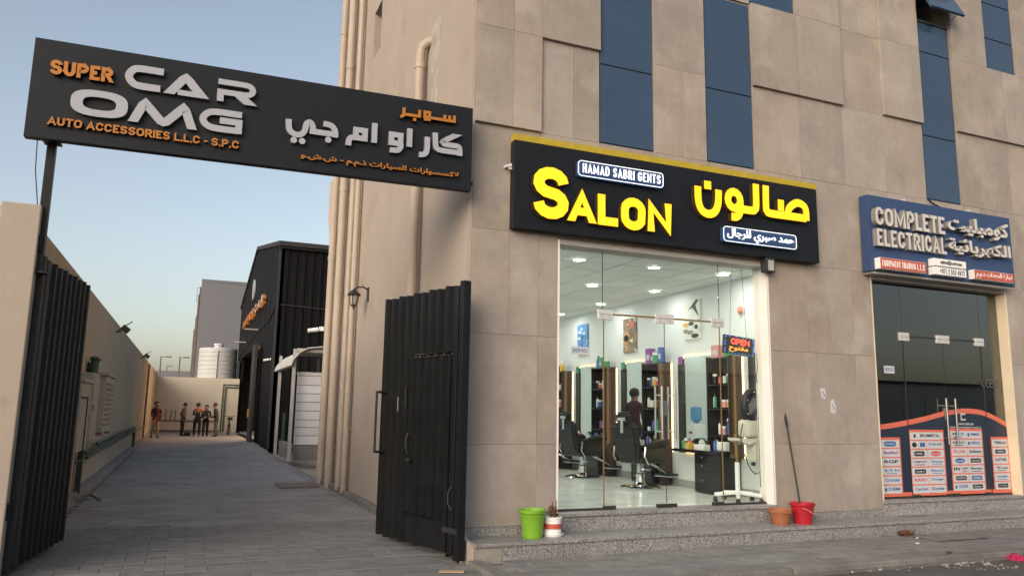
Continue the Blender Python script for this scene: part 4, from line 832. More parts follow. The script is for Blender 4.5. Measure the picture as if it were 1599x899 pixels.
# wall lantern and cameras on the building
la = thing('wall_lantern', 'black carriage lantern on the cream side wall', 'lantern', (3.04, 14.2, 3.72))
G('back_plate', boxb(-.02, .01, -.06, .06, -.15, .18), M['lantern'], la, bevel=.01); G('arm', tube(B(), [(-.01, 0, .12), (-.12, 0, .18), (-.26, 0, .16), (-.32, 0, .08)], .018, 8), M['lantern'], la, smooth=50)
la.scale = (.82, .82, .82)
cx_ = (-.32, 0, -.28)
G('cage', lathe(B(), [(.0, 0), (.07, .0), (.075, .025), (.055, .03)], cx_, 6), M['lantern'], la); G('glass', lathe(B(), [(.055, .035), (.105, .25)], cx_, 6), M['lantglass'], la); G('roof', lathe(B(), [(.16, .25), (.135, .30), (.06, .36), (.03, .39), (.0, .42)], cx_, 6), M['lantern'], la); G('finial', lathe(B(), [(0, -.08), (.025, -.05), (.02, 0)], cx_, 8), M['lantern'], la)
for k in range(6): a = k*math.pi/3; G('cage_bar', tube(B(), [(cx_[0]+.073*math.cos(a), .073*math.sin(a), cx_[2]+.02), (cx_[0]+.118*math.cos(a), .118*math.sin(a), cx_[2]+.25)], .008, 5), M['lantern'], la)
def camera_(loc, lab, rz=0):
    t = thing('security_camera', lab, 'security camera', loc, rz, 'white security cameras'); G('mount', boxb(-.02, .08, -.05, .05, -.05, .05), M['white'], t); G('body', tube(B(), [(-.05, 0, -.02), (-.28, 0, -.06)], [.055, .05], 10), M['white'], t, smooth=40); return t
camera_((2.83, 18.35, 3.45), 'white bullet camera on the far end of the cream building'); camera_((3.28, 34.5, 3.65), 'white bullet camera on the black warehouse corner')
# ------------------------------------------------------------------ black warehouse
bk = thing('black_warehouse', 'black clad gabled warehouse beyond the cream building', 'warehouse', (3.3, 33.5, 0))
K = lambda n, b, m, **k: obj(n, b, m, bk, **k)
ge = B(); prism(ge, [(33.5, 5.1), (33.5, 8.5), (46, 10.6), (58, 8.6), (58, 5.1)], 'x', 3.3, 3.5); box(ge, 3.3, 3.5, 33.5, 40.3, -.1, 5.1); box(ge, 3.3, 3.5, 54.3, 58, -.1, 5.1); box(ge, 3.3, 3.5, 40.3, 54.3, 4.75, 5.1)
K('gable_wall', ge, M['blackclad'])
K('inner_side', boxb(9.8, 10, 33.7, 57.8, -.1, 5), M['doorin']); K('inner_floor', boxb(3.5, 10, 33.7, 57.8, -.1, -.04), M['cement']); K('inner_roof', boxb(3.5, 10, 33.7, 57.8, 4.9, 5), M['doorin']); K('inner_back', boxb(3.52, 10, 57.6, 57.8, -.1, 5), M['doorin']); K('inner_front', boxb(3.52, 10, 33.7, 33.9, -.1, 5), M['doorin'])
for i in range(34): K('cladding_panel', ribs(B(), 3.35+i*.36, 3.35+(i+1)*.36, -.1, 8.45, 1, .045, 33.5, side=-1), M['blackclad'])
rf = B(); prism(rf, [(33.2, 8.42), (46, 10.62), (58.3, 8.55), (58.3, 8.75), (46, 10.82), (33.2, 8.62)], 'x', 3.22, 15.7); K('roof', rf, M['blackedge'])
K('corner_trim', boxb(3.26, 3.36, 33.42, 33.52, -.1, 8.45), M['blackedge']); K('gutter', boxb(3.22, 15.6, 33.32, 33.45, 8.33, 8.47), M['blackedge'])
for i in range(10): K('gable_seam', boxb(3.292, 3.30, 35+i*2.2, 35.05+i*2.2, 5.1, 8.6), M['blackedge'])
for y0_, y1_, x_ in ((38.6, 40.35, 2.95), (54.2, 55.4, 3.1)): 
    dl = K('sliding_door', boxb(x_, x_+.12, y0_, y1_, -.04, 4.62), M['blackedge']); obj('handle', boxb(x_-.05, x_, y1_-.3, y1_-.2, 1.1, 1.5), M['yellowpl'], dl)
K('cable', tube(B(), [(3.27, 33.45, 5.9), (3.27, 36, 5.5), (3.27, 44, 5.5), (3.27, 56, 5.0)], .03, 6), M['blackedge']); K('cable', tube(B(), [(3.4, 33.4, 5.9), (7, 33.4, 5.75), (12, 33.4, 5.8)], .025, 6), M['blackedge'])
for i, y in enumerate((42.2, 51)): obj('spot_arm', boxb(2.6, 3.3, y, y+.08, 5.6, 5.66), M['galv'], bk)
for i, (ch, y) in enumerate(zip('SUPERCAR', (52.3, 50.6, 48.9, 47.2, 45.4, 43.2, 41.4, 39.6))):
    bm = B(); letter(bm, ch, 0, 0, 1.15, .48, .15, .16); o = obj('letter', bm, [M['orange'] if i < 5 else M['silver'], M['orange']], bk, world=True)
    o.matrix_basis = Matrix.Translation((3.28, y, 6.55)) @ Matrix.Rotation(R(-90), 4, 'Z')
lo = lathe(B(), [(0, 0), (.62, 0), (.62, .08), (0, .08)], n=20); bmesh.ops.rotate(lo, cent=(0, 0, 0), matrix=Matrix.Rotation(R(-90), 3, 'Y'), verts=lo.verts); bmesh.ops.translate(lo, vec=(3.29, 46.6, 8.35), verts=lo.verts); K('round_logo', lo, M['silver'])
l = bpy.data.lights.new('garage_lamp', 'AREA'); l.size = 1.5; l.energy = 300; l.color = (1, .62, .36)
o = bpy.data.objects.new('garage_lamp', l); COL.objects.link(o); o.parent = bk; o.matrix_parent_inverse = wm(bk).inverted(); o.location = (4.6, 44.0, 4.3); o.rotation_euler = (0, R(62), R(0))
obj('lamp_panel', boxb(4.7, 6.2, 43.6, 44.4, 4.6, 4.65), mat('garage_lamp_panel', (.8, .7, .5), .5, emis=(1, .7, .4), estr=4), bk)
# porch canopy and slatted box
cn = thing('porch_canopy', 'pale fabric porch canopy on grey posts beside the warehouse', 'canopy', (3.15, 27, 0))
N = lambda n, b, m, **k: obj(n, b, m, cn, **k)
for i in range(5):
    y0_ = 25.0+i*.95; p = [(4.6, 3.56), (3.9, 3.56), (3.5, 3.50), (3.25, 3.36), (3.06, 3.12), (3.0, 2.93)]
    pr = p+[(x+.03, z-.03) for x, z in reversed(p)]; bm = B(); prism(bm, pr, 'y', y0_, y0_+.945); N('fabric_panel', bm, M['fabric'])
for x, y in ((3.14, 25.2), (3.14, 29.1), (4.5, 25.2), (4.5, 29.1)): N('post', boxb(x-.05, x+.05, y-.05, y+.05, -.05, 3.46), M['galv'])
N('beam', boxb(3.2, 4.55, 25.15, 25.25, 3.36, 3.48), M['galv']); N('beam', boxb(3.1, 3.2, 25.3, 29.0, 2.9, 2.98), M['galv'])
sb = thing('slatted_screen', 'white horizontal slat screen on a concrete plinth under the canopy', 'screen', (3.9, 25.7, 0))
obj('plinth', boxb(3.32, 5.2, 25.45, 25.65, -.05, .42), M['kerb'], sb)
zs = [.43, .72, .98, 1.22, 1.50, 1.78, 2.05, 2.32, 2.62]
for a, b in zip(zs, zs[1:]): obj('slat', boxb(3.30, 5.2, 25.44+.01*random.random(), 25.50, a+.012, b-.006), M['slat'], sb)
obj('top_board', boxb(3.3, 5.2, 25.43, 25.62, 2.63, 2.74), M['fabric'], sb); obj('backing', boxb(3.32, 5.2, 25.52, 25.56, .43, 2.62), M['dark'], sb)
tag(obj('low_wall', boxb(3.2, 3.34, 26.0, 28.6, -.05, .45), M['kerb']), 'low concrete edge wall under the porch canopy', 'low wall')
tag(obj('green_post', boxb(3.24, 3.32, 28.2, 28.3, -.05, 1.4), M['greenp']), 'short green post at the far canopy leg', 'post')
tag(obj('manhole_cover', boxb(1.95, 2.75, 16.7, 17.7, -.044, -.015), M['brownp']), 'brownish square cover lying on the alley paving by the pipes', 'manhole cover')
# ------------------------------------------------------------------ beyond the end wall
gb = thing('grey_building', 'plain blue grey block rising behind the end wall', 'building', (5, 66, 0))
obj('wall', boxb(.58, 12, 65, 80, -.3, 11.55), M['greywall'], gb); obj('parapet', boxb(.56, 12, 64.97, 65.0, 11.4, 11.6), M['greywall'], gb)
for x, z, r in ((.50, 11.0, .05), (.44, 10.4, .07), (.36, 8.6, .05), (.30, 7.6, .06)): obj('side_pipe', tube(B(), [(x, 65.4, -.2), (x, 65.4, z)], r, 8), M['brownp'], gb)
obj('roof_rail', tube(B(), [(.52, 65.5, 11.0), (.28, 66, 11.0), (.28, 66, 9.9), (.5, 65.5, 9.9)], .02, 6), M['brownp'], gb)
tk = thing('water_tank', 'big white ribbed water tank standing behind the end wall', 'water tank', (1.97, 58.0, 0))
pr = [(0, 5.86), (.30, 5.86), (.32, 5.7), (.6, 5.66), (1.24, 5.62)]
for i in range(11): z = 5.55-i*.30; pr += [(1.28, z), (1.28, z-.22), (1.25, z-.26)]
pr += [(1.25, 2.2), (0, 2.2)]
G('shell', lathe(B(), pr, n=40), M['tank'], tk, smooth=25); G('lid', lathe(B(), [(0, 6.0), (.34, 5.98), (.36, 5.87), (.0, 5.86)], n=24), M['tank'], tk, smooth=40); G('stand', boxb(-1.3, 1.3, -1.3, 1.3, -.2, 2.2), M['brownp'], tk)
G('pipe', tube(B(), [(-.1, -1.34, 2.3), (-.1, -1.34, 5.3), (0, -1.2, 5.6), (0, -.5, 5.75)], .04, 8), M['tank'], tk)
def lamp_post(x, y, h, arm, lab):
    t = thing('street_lamp', lab, 'street lamp', (x, y, -.3), 0, 'street lamps beyond the end wall'); G('pole', tube(B(), [(0, 0, 0), (0, 0, h)], [.09, .05], 8), M['brownp'], t); G('arm', tube(B(), [(0, 0, h-.08), (arm, 0, h-.05)], .03, 6), M['brownp'], t); G('lamp_head', boxb(arm-.25, arm+.2, -.1, .1, h-.10, h), M['brownp'], t)
lamp_post(-2.06, 70, 5.95, .62, 'grey street lamp post nearest the alley wall, arm to the right'); lamp_post(-.60, 70, 5.95, .55, 'grey street lamp post nearest the grey block'); lamp_post(-2.2, 100, 6.6, .4, 'small far street lamp between the two nearer posts')
tag(obj('distant_shed', boxb(-3.0, .4, 92, 100, -.3, 5.35), M['greywall']), 'low grey roofline just above the end wall', 'shed')
# across the street, seen mirrored in the glass
sh = thing('street_warehouse', 'low dark warehouse across the street mirrored in the shop glass', 'warehouse', (15, -38, 0))
obj('wall', boxb(-70, 190, -52, -38, -.3, 5.0), M['faroff'], sh); obj('roof', boxb(-70.3, 190.3, -52.3, -37.7, 5.0, 5.25), M['blackedge'], sh)
for i in range(26): obj('shutter', boxb(-64+i*9.5, -58+i*9.5, -37.99, -37.9, -.2, 3.4), M['galv'] if i % 3 else M['faroff'], sh)
for i in range(17): obj('downpipe', boxb(-60+i*14, -59.7+i*14, -37.98, -37.8, 0, 5), M['slat'], sh)
# ------------------------------------------------------------------ salon furniture
FZ = .382
STN = ['first', 'second', 'third', 'fourth']
CNAME = dict(greenpl='green', purple='purple', pinkpl='pink', bluebt='blue', yellowpl='yellow', copper='red', whitecap='white', black='black', cream='cream')
def product(kind, x, y, z, m, lab, r=.03, h=.14):
    if kind == 'box':
        t = obj('product_box', boxb(-r, r, -r*1.25, r*1.25, 0, h), M[m]); obj('label_patch', boxb(-r-.001, -r, -r*.9, r*.9, h*.25, h*.6), M['paper'], t, world=False)
    elif kind == 'jar':
        t = obj('product_jar', lathe(B(), [(0, 0), (r, 0), (r, h*.72), (r*.9, h*.75), (0, h*.75)], n=14), M[m], smooth=40); obj('lid', lathe(B(), [(0, h*.74), (r*1.03, h*.74), (r*1.03, h), (0, h)], n=14), M['whitecap' if m != 'whitecap' else 'black'], t, world=False, smooth=40)
    else:
        t = obj('product_bottle', lathe(B(), [(0, 0), (r, 0), (r, h*.66), (r*.85, h*.72), (r*.35, h*.78), (r*.35, h*.82), (0, h*.82)], n=14), M[m], smooth=40); obj('cap', lathe(B(), [(0, h*.81), (r*.45, h*.81), (r*.42, h), (0, h)], n=10), M['black' if m != 'black' else 'whitecap'], t, world=False, smooth=40)
    t.location = (x, y, z); tag(t, lab, {'box': 'box', 'jar': 'jar', 'bottle': 'bottle'}[kind], 'hair products in the salon')
random.seed(11)
SHELF = [
 [('jar', 'greenpl', 2.10, .06, .045, .14), ('jar', 'cream', 2.10, .20, .03, .11), ('bottle', 'copper', 2.10, .34, .03, .13), ('bottle', 'greenpl', 1.72, .42, .025, .2), ('jar', 'yellowpl', 1.72, .10, .04, .12), ('jar', 'pinkpl', 1.72, .24, .045, .12), ('bottle', 'bluebt', 1.30, .10, .028, .24), ('jar', 'pinkpl', 1.30, .25, .035, .13), ('bottle', 'whitecap', 1.30, .38, .02, .22)],
 [('jar', 'copper', 2.10, .10, .05, .12), ('jar', 'yellowpl', 2.10, .24, .05, .16), ('bottle', 'bluebt', 2.10, .38, .03, .2), ('bottle', 'black', 1.72, .10, .03, .18), ('jar', 'yellowpl', 1.72, .22, .045, .13), ('jar', 'cream', 1.72, .36, .05, .12), ('bottle', 'greenpl', 1.30, .12, .03, .26), ('bottle', 'greenpl', 1.30, .22, .025, .2), ('bottle', 'bluebt', 1.30, .34, .03, .22), ('jar', 'whitecap', 1.30, .42, .03, .1)],
 [('jar', 'cream', 2.10, .12, .05, .15), ('jar', 'copper', 2.10, .3, .05, .1), ('bottle', 'yellowpl', 1.72, .12, .05, .2), ('jar', 'bluebt', 1.72, .3, .05, .14), ('jar', 'whitecap', 1.30, .14, .05, .14), ('bottle', 'purple', 1.30, .32, .04, .18)],
 [('jar', 'whitecap', 2.10, .2, .05, .16), ('jar', 'pinkpl', 1.72, .2, .05, .16)]]
TOPS = [[('box', 'pinkpl', .36, .07, .20), ('box', 'greenpl', .10, .05, .26)], [('box', 'purple', .40, .06, .28), ('box', 'purple', .30, .05, .22), ('jar', 'greenpl', .20, .07, .2), ('box', 'bluebt', .05, .04, .28)], [('bottle', 'bluebt', .42, .05, .26), ('box', 'greenpl', .28, .04, .22), ('jar', 'greenpl', .10, .07, .18)], [('jar', 'black', .36, .05, .2), ('jar', 'yellowpl', .18, .05, .24)]]
HN = {2.10: 'top', 1.72: 'middle', 1.30: 'low'}
for k in range(4):
    y = 9.63+1.91*k
    st = thing('mirror_station', f'{STN[k]} mirror station from the shop glass with dark shelf tower and warm glow', 'mirror station', (8.0, y, FZ), 0, 'mirror stations along the salon wall')
    T = lambda n, b, m, **q: obj(n, b, m, st, **q)
    zb_ = .95 if k == 0 else .40
    T('side_panel', boxb(7.72, 7.985, y, y+.02, zb_, 2.52), M['walnut']); T('side_panel', boxb(7.72, 7.985, y+.53, y+.55, .95, 2.52), M['wenge']); T('back_panel', boxb(7.955, 7.985, y+.021, y+.529, .95, 2.52), M['wenge'])
    for z in (.97, 1.28, 1.70, 2.08, 2.50): T('shelf', boxb(7.725, 7.954, y+.021, y+.529, z-.02, z), M['wenge'])
    T('backboard', boxb(7.94, 7.965, y+.56, y+1.57, 1.0, 2.56), M['wenge']); T('mirror', boxb(7.925, 7.939, y+.56, y+1.43, 1.08, 2.58), M['mirror'])
    T('frame_strip', boxb(7.90, 7.942, y+1.432, y+1.58, .96, 2.46), M['wenge']); T('card', boxb(7.90, 7.925, y+1.45, y+1.57, 2.465, 2.59), M['purple' if k == 0 else 'greenpl'])
    for b in ((7.967, 7.984, y+.56, y+1.56, 2.565, 2.58), (7.967, 7.984, y+1.585, y+1.60, 1.0, 2.54), (7.967, 7.984, y+.60, y+1.56, .97, .985), (7.987, 7.998, y-.014, y-.002, .95, 2.5)): T('led_strip', boxb(*b), M['led'])
    T('counter_top', boxb(7.55, 7.93, y+.05, y+1.30, 1.00, 1.045), M['gloss'])
    cb = T('drawer_cabinet', boxb(7.62, 7.97, y+.08, y+.76, FZ+.01, 1.0), M['gloss'])
    for z0, z1 in ((.42, .72), (.735, .86), (.87, .985)): obj('drawer', boxb(7.605, 7.618, y+.09, y+.75, z0, z1), M['gloss'], cb, bevel=.003); obj('knob', lathe(B(), [(0, 0), (.012, .0), (.012, .02), (0, .02)], (7.60, y+.55, (z0+z1)/2), 8), M['chrome'], cb)
    for i, (kind, m, z, dy, r, h) in enumerate(SHELF[k]): product(kind, 7.79+.02*(i % 3), y+dy, z-.38 if False else z, m, f'{CNAME[m]} {kind} on the {HN[z]} shelf of the {STN[k]} station, {"near" if dy < .18 else "middle" if dy < .3 else "far"} side', r, h) if True else 0
    for i, (kind, m, dy, r, h) in enumerate((('bottle', ('bluebt', 'greenpl', 'purple', 'copper')[k], .10, .03, .22), ('jar', ('whitecap', 'black', 'yellowpl', 'cream')[k], .24, .045, .13), ('bottle', ('black', 'yellowpl', 'whitecap', 'bluebt')[k], .40, .03, .24))):
        product(kind, 7.79, y+dy, .972, m, f'{CNAME[m]} {kind} on the bottom shelf of the {STN[k]} station', r, h)
    for i, (kind, m, z, dy, r, h) in enumerate((('jar', 'black', 2.10, .46, .04, .15), ('bottle', 'cream', 1.72, .48, .03, .22), ('bottle', 'black', 1.30, .18, .028, .25))):
        product(kind, 7.83, y+dy, z, m, f'{CNAME[m]} {kind} at the back of the {HN[z]} shelf of the {STN[k]} station', r, h)
    for i, (kind, m, dy) in enumerate((('bottle', 'copper', 1.05), ('jar', 'black', 1.14), ('bottle', 'greenpl', 1.22))):
        product(kind, 7.74, y+dy, 1.046, m, f'{CNAME[m]} {kind} at the far end of the {STN[k]} counter', .035, .17)
    for i, (kind, m, dy, r, h) in enumerate(TOPS[k]): product(kind, 7.82, y+dy, 2.501, m, f'{CNAME[m]} {kind} on top of the {STN[k]} shelf tower, {"near" if dy < .15 else "middle" if dy < .34 else "far"} side', r, h)
    tb = thing('tissue_box', f'white tissue box on the counter of the {STN[k]} mirror station', 'tissue box', (7.66, y+.62, 1.046), .2*k, 'tissue boxes on the counters')
    G('box', boxb(-.06, .06, -.13, .13, 0, .085), M['cream'], tb, bevel=.004); bm = B(); prism(bm, [(-.07, .085), (.06, .085), (.04, .14), (.0, .17), (-.03, .13)], 'x', -.025, .03); G('tissue', bm, M['paper'], tb)
    product('box', 7.66, y+.95, 1.046, 'yellowpl', f'yellow box on the counter of the {STN[k]} mirror station', .05, .10)
    for i in range(3): product('bottle', 7.70+.07*i, y+.34+.07*(i % 2), 1.046, ('bluebt', 'whitecap', 'black')[i], f'{("blue", "white", "black")[i]} bottle on the counter of the {STN[k]} mirror station', .028, .2-.02*i)
tag(obj('folded_towel', boxb(7.66, 7.88, 9.70, 9.90, 1.046, 1.19), M['cream'], bevel=.03), 'pale stack of folded towels on the first counter', 'towels')
ns = thing('end_mirror', 'dark mirror panel at the near end of the wall beside the glass', 'mirror', (8, 9.15, 1)); obj('board', boxb(7.93, 7.98, 9.22, 9.42, .98, 2.55), M['wenge'], ns); obj('led_strip', boxb(7.985, 7.997, 9.23, 9.40, .965, .978), M['led'], ns)
obj('led_strip', boxb(7.985, 7.997, 9.425, 9.44, .98, 2.55), M['led'], ns)
def chair(x, y, rz, lab):
    t = thing('barber_chair', lab, 'barber chair', (x, y, FZ), rz, 'black barber chairs facing the mirrors')
    D = lambda n, b, m, **q: obj(n, b, m, t, world=False, **q)
    D('base', lathe(B(), [(0, 0), (.33, 0), (.34, .015), (.30, .035), (.10, .06), (.07, .10), (0, .10)], n=32), M['chrome'], smooth=40); D('column', lathe(B(), [(.075, .06), (.075, .22), (.055, .24), (.055, .42), (0, .42)], n=18), M['chrome'], smooth=40)
    D('seat', boxb(-.27, .29, -.27, .27, .40, .56), M['leather'], bevel=.06)
    b = boxb(-.08, .07, -.25, .25, 0, .60); bmesh.ops.bevel(b, geom=b.edges[:], offset=.05, segments=3, affect='EDGES'); bmesh.ops.rotate(b, cent=(0, 0, 0), matrix=Matrix.Rotation(R(-14), 3, 'Y'), verts=b.verts); bmesh.ops.translate(b, vec=(-.27, 0, .48), verts=b.verts); D('backrest', b, M['leather'], smooth=50)
    b = boxb(-.05, .06, -.15, .15, 0, .20); bmesh.ops.bevel(b, geom=b.edges[:], offset=.04, segments=3, affect='EDGES'); bmesh.ops.rotate(b, cent=(0, 0, 0), matrix=Matrix.Rotation(R(-8), 3, 'Y'), verts=b.verts); bmesh.ops.translate(b, vec=(-.42, 0, 1.04), verts=b.verts); D('headrest', b, M['leather'], smooth=50)
    D('headrest_bar', boxb(-.485, -.47, -.03, .03, .90, 1.16), M['chrome']); D('headrest_clamp', boxb(-.50, -.48, -.08, .08, 1.10, 1.15), M['chrome'])
    for s in (-1, 1):
        a = D('armrest', tube(B(), [(-.24, s*.31, .70), (.0, s*.32, .75), (.26, s*.32, .76), (.33, s*.31, .73)], [.03, .045, .045, .03], 10), M['leather'], smooth=60)
        obj('arm_panel', prism(B(), [(-.26, .42), (.27, .42), (.31, .72), (-.26, .70)], 'y', s*.305-.018, s*.305+.018), M['leather'], a, world=False, bevel=.012)
        obj('arm_trim', tube(B(), [(-.28, s*.325, .68), (-.30, s*.325, .52), (-.20, s*.325, .40)], .014, 6), M['chrome'], a, world=False)
    f = D('footrest', boxb(.62, .90, -.17, .17, .165, .20), M['leather'], bevel=.012); obj('footrest_arm', tube(B(), [(.2, 0, .42), (.50, 0, .30), (.74, 0, .17)], .02, 8), M['chrome'], f, world=False); obj('trim', boxb(.61, .91, -.175, .175, .15, .164), M['chrome'], f, world=False)
    D('side_lever', tube(B(), [(.0, -.05, .30), (-.10, -.30, .32)], .014, 8), M['chrome'])
chair(7.14, 11.25, R(20), 'nearest black barber chair with white clip on its headrest'); chair(7.12, 13.25, R(12), 'second black barber chair behind the nearest one'); chair(7.12, 15.15, R(2), 'farthest black barber chair half hidden by the left reveal')
# steamer on its stand
hs = thing('hair_steamer', 'beige hair steamer with black ring hood on a wheeled stand', 'hair steamer', (7.41, 9.10, FZ)); D = lambda n, b, m, **q: obj(n, b, m, hs, world=False, **q)
D('pole', tube(B(), [(0, 0, .08), (0, 0, .55)], .035, 12), M['white'], smooth=40); D('inner_pole', tube(B(), [(0, 0, .55), (-.02, 0, .95)], .02, 10), M['brass'], smooth=40)
for a in (15, 87, 159, 231, 303):
    ca, sa = math.cos(R(a)), math.sin(R(a)); lg_ = D('base_leg', tube(B(), [(0, 0, .13), (.34*ca, .34*sa, .10)], .028, 8), M['white']); obj('caster', lathe(B(), [(0, 0), (.03, 0), (.035, .03), (.02, .07), (0, .07)], (.33*ca, .33*sa, .002), 10), M['black'], lg_, world=False)
D('body', boxb(.10, .40, -.11, .11, .90, 1.16), M['beigepl'], bevel=.05); D('tray', prism(B(), [(-.06, .86), (.12, .80), (.40, .88), (-.06, .90)], 'y', -.12, .12), M['beigepl']); D('water_tank', boxb(.24, .34, -.10, .10, .56, .90), M['beigepl'], bevel=.02); D('drain_knob', lathe(B(), [(0, 0), (.03, .0), (.03, .05), (0, .05)], (.29, 0, .50), 10), M['black'])
bm = B(); n = 26; pts = [(.31+.175*math.cos(2*math.pi*i/n), -.03, 1.34+.225*math.sin(2*math.pi*i/n)) for i in range(n+1)]; tube(bm, pts, .062, 12, cap=False); D('hood_ring', bm, M['leather'], smooth=60); D('hood_inside', tube(B(), [(.20, .0, 1.20), (.40, .02, 1.44)], [.05, .06], 10), M['greywall'], smooth=50)
for i in range(7): a = 2*math.pi*i/7; D('vent_dot', boxb(.31+.175*math.cos(a)-.008, .31+.175*math.cos(a)+.008, -.097, -.09, 1.34+.225*math.sin(a)-.008, 1.34+.225*math.sin(a)+.008), M['whitecap'])
D('hose', tube(B(), smooth2([(0.05, 1.1), (.0, .9), (.06, .62), (.16, .42), (.28, .36), (.36, .55), (.34, .86)], 4) and [(x, -.12, z) for x, z in smooth2([(.02, 1.1), (-.02, .9), (.06, .62), (.16, .44), (.27, .40), (.34, .55), (.33, .86)], 4)], .008, 6), M['wire'])
# wall pictures
def picture(y, z0, z1, lab, kind):
    t = thing('wall_canvas', lab, 'picture', (7.995, y, z0)); w2 = .23
    obj('canvas', boxb(7.965, 7.998, y-w2, y+w2, z0, z1), M[{'tree': 'art2', 'lamps': 'art1', 'stones': 'art3'}[kind]], t); hgt = z1-z0; q = lambda n, pts, m: obj(n, prism(B(), [(y+a*w2, z0+b*hgt) for a, b in pts], 'x', 7.961, 7.9645), M[m], t)
    def blob(cx__, cz__, rx, rz, m, n=12):
        obj('painted_stone' if kind == 'stones' else 'painted_shape', prism(B(), [(y+(cx__+rx*math.cos(2*math.pi*k/n))*w2, z0+(cz__+rz*math.sin(2*math.pi*k/n))*hgt) for k in range(n)], 'x', 7.958, 7.9605), M[m], t)
    if kind == 'tree':
        q('painted_ground', [(-1, 0), (1, 0), (1, .15), (-1, .15)], 'yellowpl'); q('painted_trunk', [(-.15, .12), (.1, .12), (.05, .5), (.5, .75), (0, .6), (-.6, .8), (-.08, .5)], 'inkblue')
        for a, b in ((.4, .75), (-.4, .7), (.1, .85), (.6, .55)): blob(a, b, .22, .05, 'cream')
    elif kind == 'lamps':
        for a, b, r_, m in ((-.4, .8, .45, 'copper'), (.3, .93, .3, 'terra'), (.45, .42, .42, 'dgreen'), (.45, .44, .25, 'cream')): blob(a, b, r_, r_*.24, m)
    else:
        q('painted_leaf', [(-.9, .98), (-.6, 1), (.4, .75), (-.1, .8), (-.9, .55), (-.5, .85)], 'cargo')
        for a, b, r_, m in ((.05, .40, .32, 'wenge'), (-.55, .30, .22, 'dgreen'), (.7, .38, .35, 'yellowpl'), (.75, .22, .3, 'khaki'), (.2, .18, .4, 'khaki'), (-.4, .08, .45, 'blackedge')): blob(a, b, r_, .055, m)
picture(10.87, 2.88, 3.56, 'canvas print of dark pebbles nearest the shop glass', 'stones'); picture(12.90, 2.78, 3.45, 'brownish canvas print in the middle of the salon wall', 'lamps'); picture(14.85, 2.85, 3.52, 'blue canvas print of a tree, farthest from the glass', 'tree')
al = thing('fire_alarm', 'round red and white alarm sensor high on the white salon wall', 'alarm', (8.0, 9.60, 3.24)); D = lambda n, b, m, **q: obj(n, b, m, al, world=False, **q)
b = lathe(B(), [(0, .075), (.035, .07), (.06, .045), (.065, 0)], n=18); bmesh.ops.rotate(b, cent=(0, 0, 0), matrix=Matrix.Rotation(R(-90), 3, 'Y'), verts=b.verts); D('dome', b, M['sensor'], smooth=50); b = lathe(B(), [(.075, 0), (.075, .02), (.06, .025)], n=18); bmesh.ops.rotate(b, cent=(0, 0, 0), matrix=Matrix.Rotation(R(-90), 3, 'Y'), verts=b.verts); D('ring', b, M['whitecap'], smooth=50)
wd = thing('water_dispenser', 'white water dispenser with blue bottle mirrored in the first station', 'water dispenser', (3.9, 16.2, FZ)); D = lambda n, b, m, **q: obj(n, b, m, wd, world=False, **q)
D('cabinet', boxb(-.16, .16, -.17, .17, 0, 1.0), M['white'], bevel=.015); D('bottle', lathe(B(), [(0, 1.42), (.13, 1.40), (.14, 1.36), (.14, 1.10), (.06, 1.03), (.05, 1.0)], n=20), M['bluepl'], smooth=40); D('tap', boxb(.16, .20, -.05, -.02, .75, .80), M['inkred']); D('tap', boxb(.16, .20, .02, .05, .75, .80), M['inkblue'])
# electrical shop interior
ct = thing('shop_counter', 'dim counter deep inside the electrical shop', 'counter', (11.5, 12.6, .385)); obj('body', boxb(10.2, 12.4, 12.4, 12.9, .385, 1.4), M['greywall'], ct); obj('top', boxb(10.1, 12.5, 12.3, 13.0, 1.4, 1.45), M['slat'], ct)
dp = thing('display_panel', 'dim blue display boards on the back wall of the electrical shop', 'display board', (11.2, 13.8, 1.6)); obj('board', boxb(10.3, 12.2, 13.82, 13.88, 1.6, 2.6), M['blueboard'], dp); obj('poster', boxb(10.9, 11.2, 13.80, 13.815, 1.7, 2.2), M['redplate'], dp); obj('poster', boxb(11.5, 11.9, 13.80, 13.815, 1.8, 2.3), M['yellowpl'], dp)

# ------------------------------------------------------------------ things on the steps
TZ_ = .1665
def lipbucket(loc, r0_, r1, h, m, name, lab, cat, ribsz=()):
    t = thing(name, lab, cat, loc); pr = [(0, 0), (r0_, 0)]+[(r0_+(r1-r0_)*z/h, z) for z in (h*.3, h*.6, h*.84)]+[(r1*1.0, h*.86), (r1*1.06, h*.88), (r1*1.07, h*.99), (r1*1.03, h), (r1*.98, h*.97), (r0_*.94, .015), (0, .015)]
    obj('body', lathe(B(), pr, n=36), M[m], t, world=False, smooth=35); return t
gb_ = lipbucket((3.84, 8.37, TZ_), .115, .148, .315, 'green', 'bucket', 'lime green plastic bucket on the step left of the salon glass', 'bucket')
obj('band', lathe(B(), [(.141, .235), (.147, .238), (.147, .250), (.142, .253)], n=36), M['green'], gb_, world=False, smooth=30)
pt = thing('plant_pot', 'white paint pot with red band holding dry brown stems', 'plant pot', (4.115, 8.40, TZ_))
obj('pot', lathe(B(), [(0, .012), (.098, .012), (.103, .05), (.103, .06), (.100, .062), (.102, .10), (.102, .175), (.107, .178), (.107, .195), (.100, .197), (.112, .20), (.112, .218), (.10, .22), (.098, .19), (0, .19)], n=30), M['white'], pt, world=False, smooth=30); obj('band', lathe(B(), [(.1025, .085), (.1045, .085), (.1045, .145), (.1025, .145)], n=30), M['redplate'], pt, world=False, smooth=30)
obj('saucer', lathe(B(), [(0, 0), (.115, 0), (.13, .028), (.125, .03), (.11, .01), (0, .01)], n=30), M['white'], pt, world=False, smooth=30); obj('soil', lathe(B(), [(0, .196), (.097, .193)], n=20), M['soil'], pt, world=False)
for i in range(12): dot(bm := B(), 0, 0, .01, .001) if False else None
